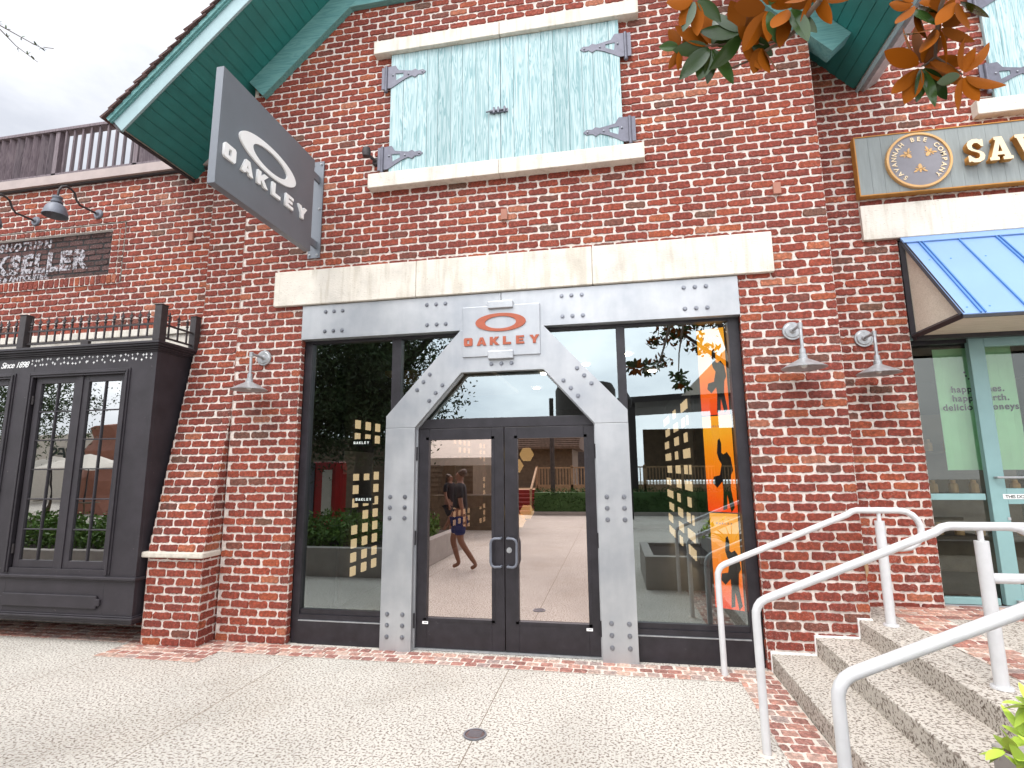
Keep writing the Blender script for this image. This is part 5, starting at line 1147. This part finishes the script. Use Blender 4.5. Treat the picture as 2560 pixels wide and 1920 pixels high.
# ================================================================== PEOPLE (mirrored in the doors)
def skin(name, joints, edges, mat, parent, sub=1, root=0):
    me = bpy.data.meshes.new(name); me.from_pydata([j[0] for j in joints], edges, []); me.materials.append(mat)
    o = bpy.data.objects.new(name, me); place(o, parent, False)
    sk = o.modifiers.new('skin', 'SKIN'); sk.use_smooth_shade = True
    for v, j in zip(me.skin_vertices[0].data, joints):
        r_ = j[1]; v.radius = r_ if isinstance(r_, tuple) else (r_, r_)
    me.skin_vertices[0].data[root].use_root = True
    m_ = o.modifiers.new('sub', 'SUBSURF'); m_.levels = m_.render_levels = sub; return o
def person(label, loc, rz, H, top, bottom, legA, legB, hairlong=False, skirt=False, feet=None):
    t = empty('person', loc, label, 'person'); t.rotation_euler = (0, 0, rz); k = H/1.75
    J = [((0, 0, .95), .13), ((0, 0, 1.12), .12), ((0, 0, 1.32), (.15, .11)), ((0, 0, 1.45), .08), ((0, 0, 1.53), .055), ((0, .01, 1.62), .085), ((0, .0, 1.70), .075)]
    Ed = [(0, 1), (1, 2), (2, 3), (3, 4), (4, 5), (5, 6)]
    for s, (kn, an, toe) in ((-1, legA), (1, legB)):
        n = len(J); J += [((s*.09, 0, .90), .10), ((s*.10, kn, .50), .06), ((s*.10, an, .09), .04), ((s*.10, toe, .035), .035)]; Ed += [(0, n), (n, n+1), (n+1, n+2), (n+2, n+3)]
    for s in (-1, 1):
        n = len(J); J += [((s*.19, 0, 1.42), .055), ((s*.25, -s*.04, 1.15), .042), ((s*.26, -s*.14+.03, .92), .03), ((s*.26, -s*.16+.04, .84), .026)]; Ed += [(3, n), (n, n+1), (n+1, n+2), (n+2, n+3)]
        for f_ in range(4):
            m_ = len(J); J += [((s*.26+(f_-1.5)*.004, -s*.16+.02+f_*.016, .79-abs(f_-1.5)*.006), .009), ((s*.255, -s*.16+.015+f_*.016, .755), .008)]; Ed += [(n+3, m_), (m_, m_+1)]
        m_ = len(J); J += [((s*.245, -s*.16+.075, .82), .010), ((s*.24, -s*.16+.09, .79), .008)]; Ed += [(n+3, m_), (m_, m_+1)]
    sc = lambda j: (tuple(c*k for c in j[0]), tuple(c*k for c in j[1]) if isinstance(j[1], tuple) else j[1]*k)
    skin('body', [sc(j) for j in J], Ed, M['skin'], t, 2)
    Tj = [((0, 0, .90), .165), ((0, 0, 1.14), .14), ((0, 0, 1.34), (.18, .13)), ((0, 0, 1.455), .085)]; Te = [(0, 1), (1, 2), (2, 3)]
    for s in (-1, 1): n = len(Tj); Tj += [((s*.19, 0, 1.42), .075), ((s*.235, -s*.03, 1.22), .065)]; Te += [(3, n), (n, n+1)]
    skin('shirt', [sc(j) for j in Tj], Te, M[top], t, 2)
    Bj = [((0, 0, .96), .16)]; Be = []
    for s, (kn, an, toe) in ((-1, legA), (1, legB)): n = len(Bj); Bj += [((s*.09, 0, .84), .125), ((s*.10, kn*.8, .58), .10 if not skirt else .13)]; Be += [(0, n), (n, n+1)]
    skin('shorts' if not skirt else 'skirt', [sc(j) for j in Bj], Be, M[bottom], t, 2)
    Hj = [((0, -.005, 1.735), .092), ((0, -.045, 1.67), .102), ((0, -.05, 1.60), .08)]+([((0, -.06, 1.52), .09), ((0, -.05, 1.40), .07)] if hairlong else [])
    skin('hair', [sc(j) for j in Hj], [(i, i+1) for i in range(len(Hj)-1)], M['hair'], t, 2)
    b = MB()
    for s in (-1, 1): b.lathe([(0, -.003), (.009, 0), (0, .004)], (s*.032*k, .088*k, 1.635*k), 8, 'y')
    b.build('eyes', M['cloth_black'], t, world=False)
    b = MB(); b.prism([(-.012*k, .085*k, 1.60*k), (.012*k, .085*k, 1.60*k), (0, .085*k, 1.64*k)], (0, .018*k, 0)); b.build('nose', M['skin'], t, world=False)
    b = MB(); b.box(-.024*k, .024*k, .078*k, .088*k, 1.572*k, 1.58*k); b.build('mouth', M['red'], t, world=False)
    return t
person('person in black top and navy shorts walking past the planter, mirrored in left door', (-2.75, -4.05, 0), R(80), 1.78, 'cloth_black', 'cloth_navy', (.14, .02, .14), (-.02, -.30, -.2))
person('person with long dark hair in short black dress walking away, mirrored in left door', (-4.35, -8.6, 0), R(-70), 1.66, 'cloth_black', 'cloth_black', (.16, .10, .22), (-.05, -.32, -.22), True, True)
person('person in white shirt and white trousers mirrored in right window', (.15, -11.5, 0), R(160), 1.75, 'cloth_white', 'cloth_white', (.05, .02, .14), (0, -.06, .06))
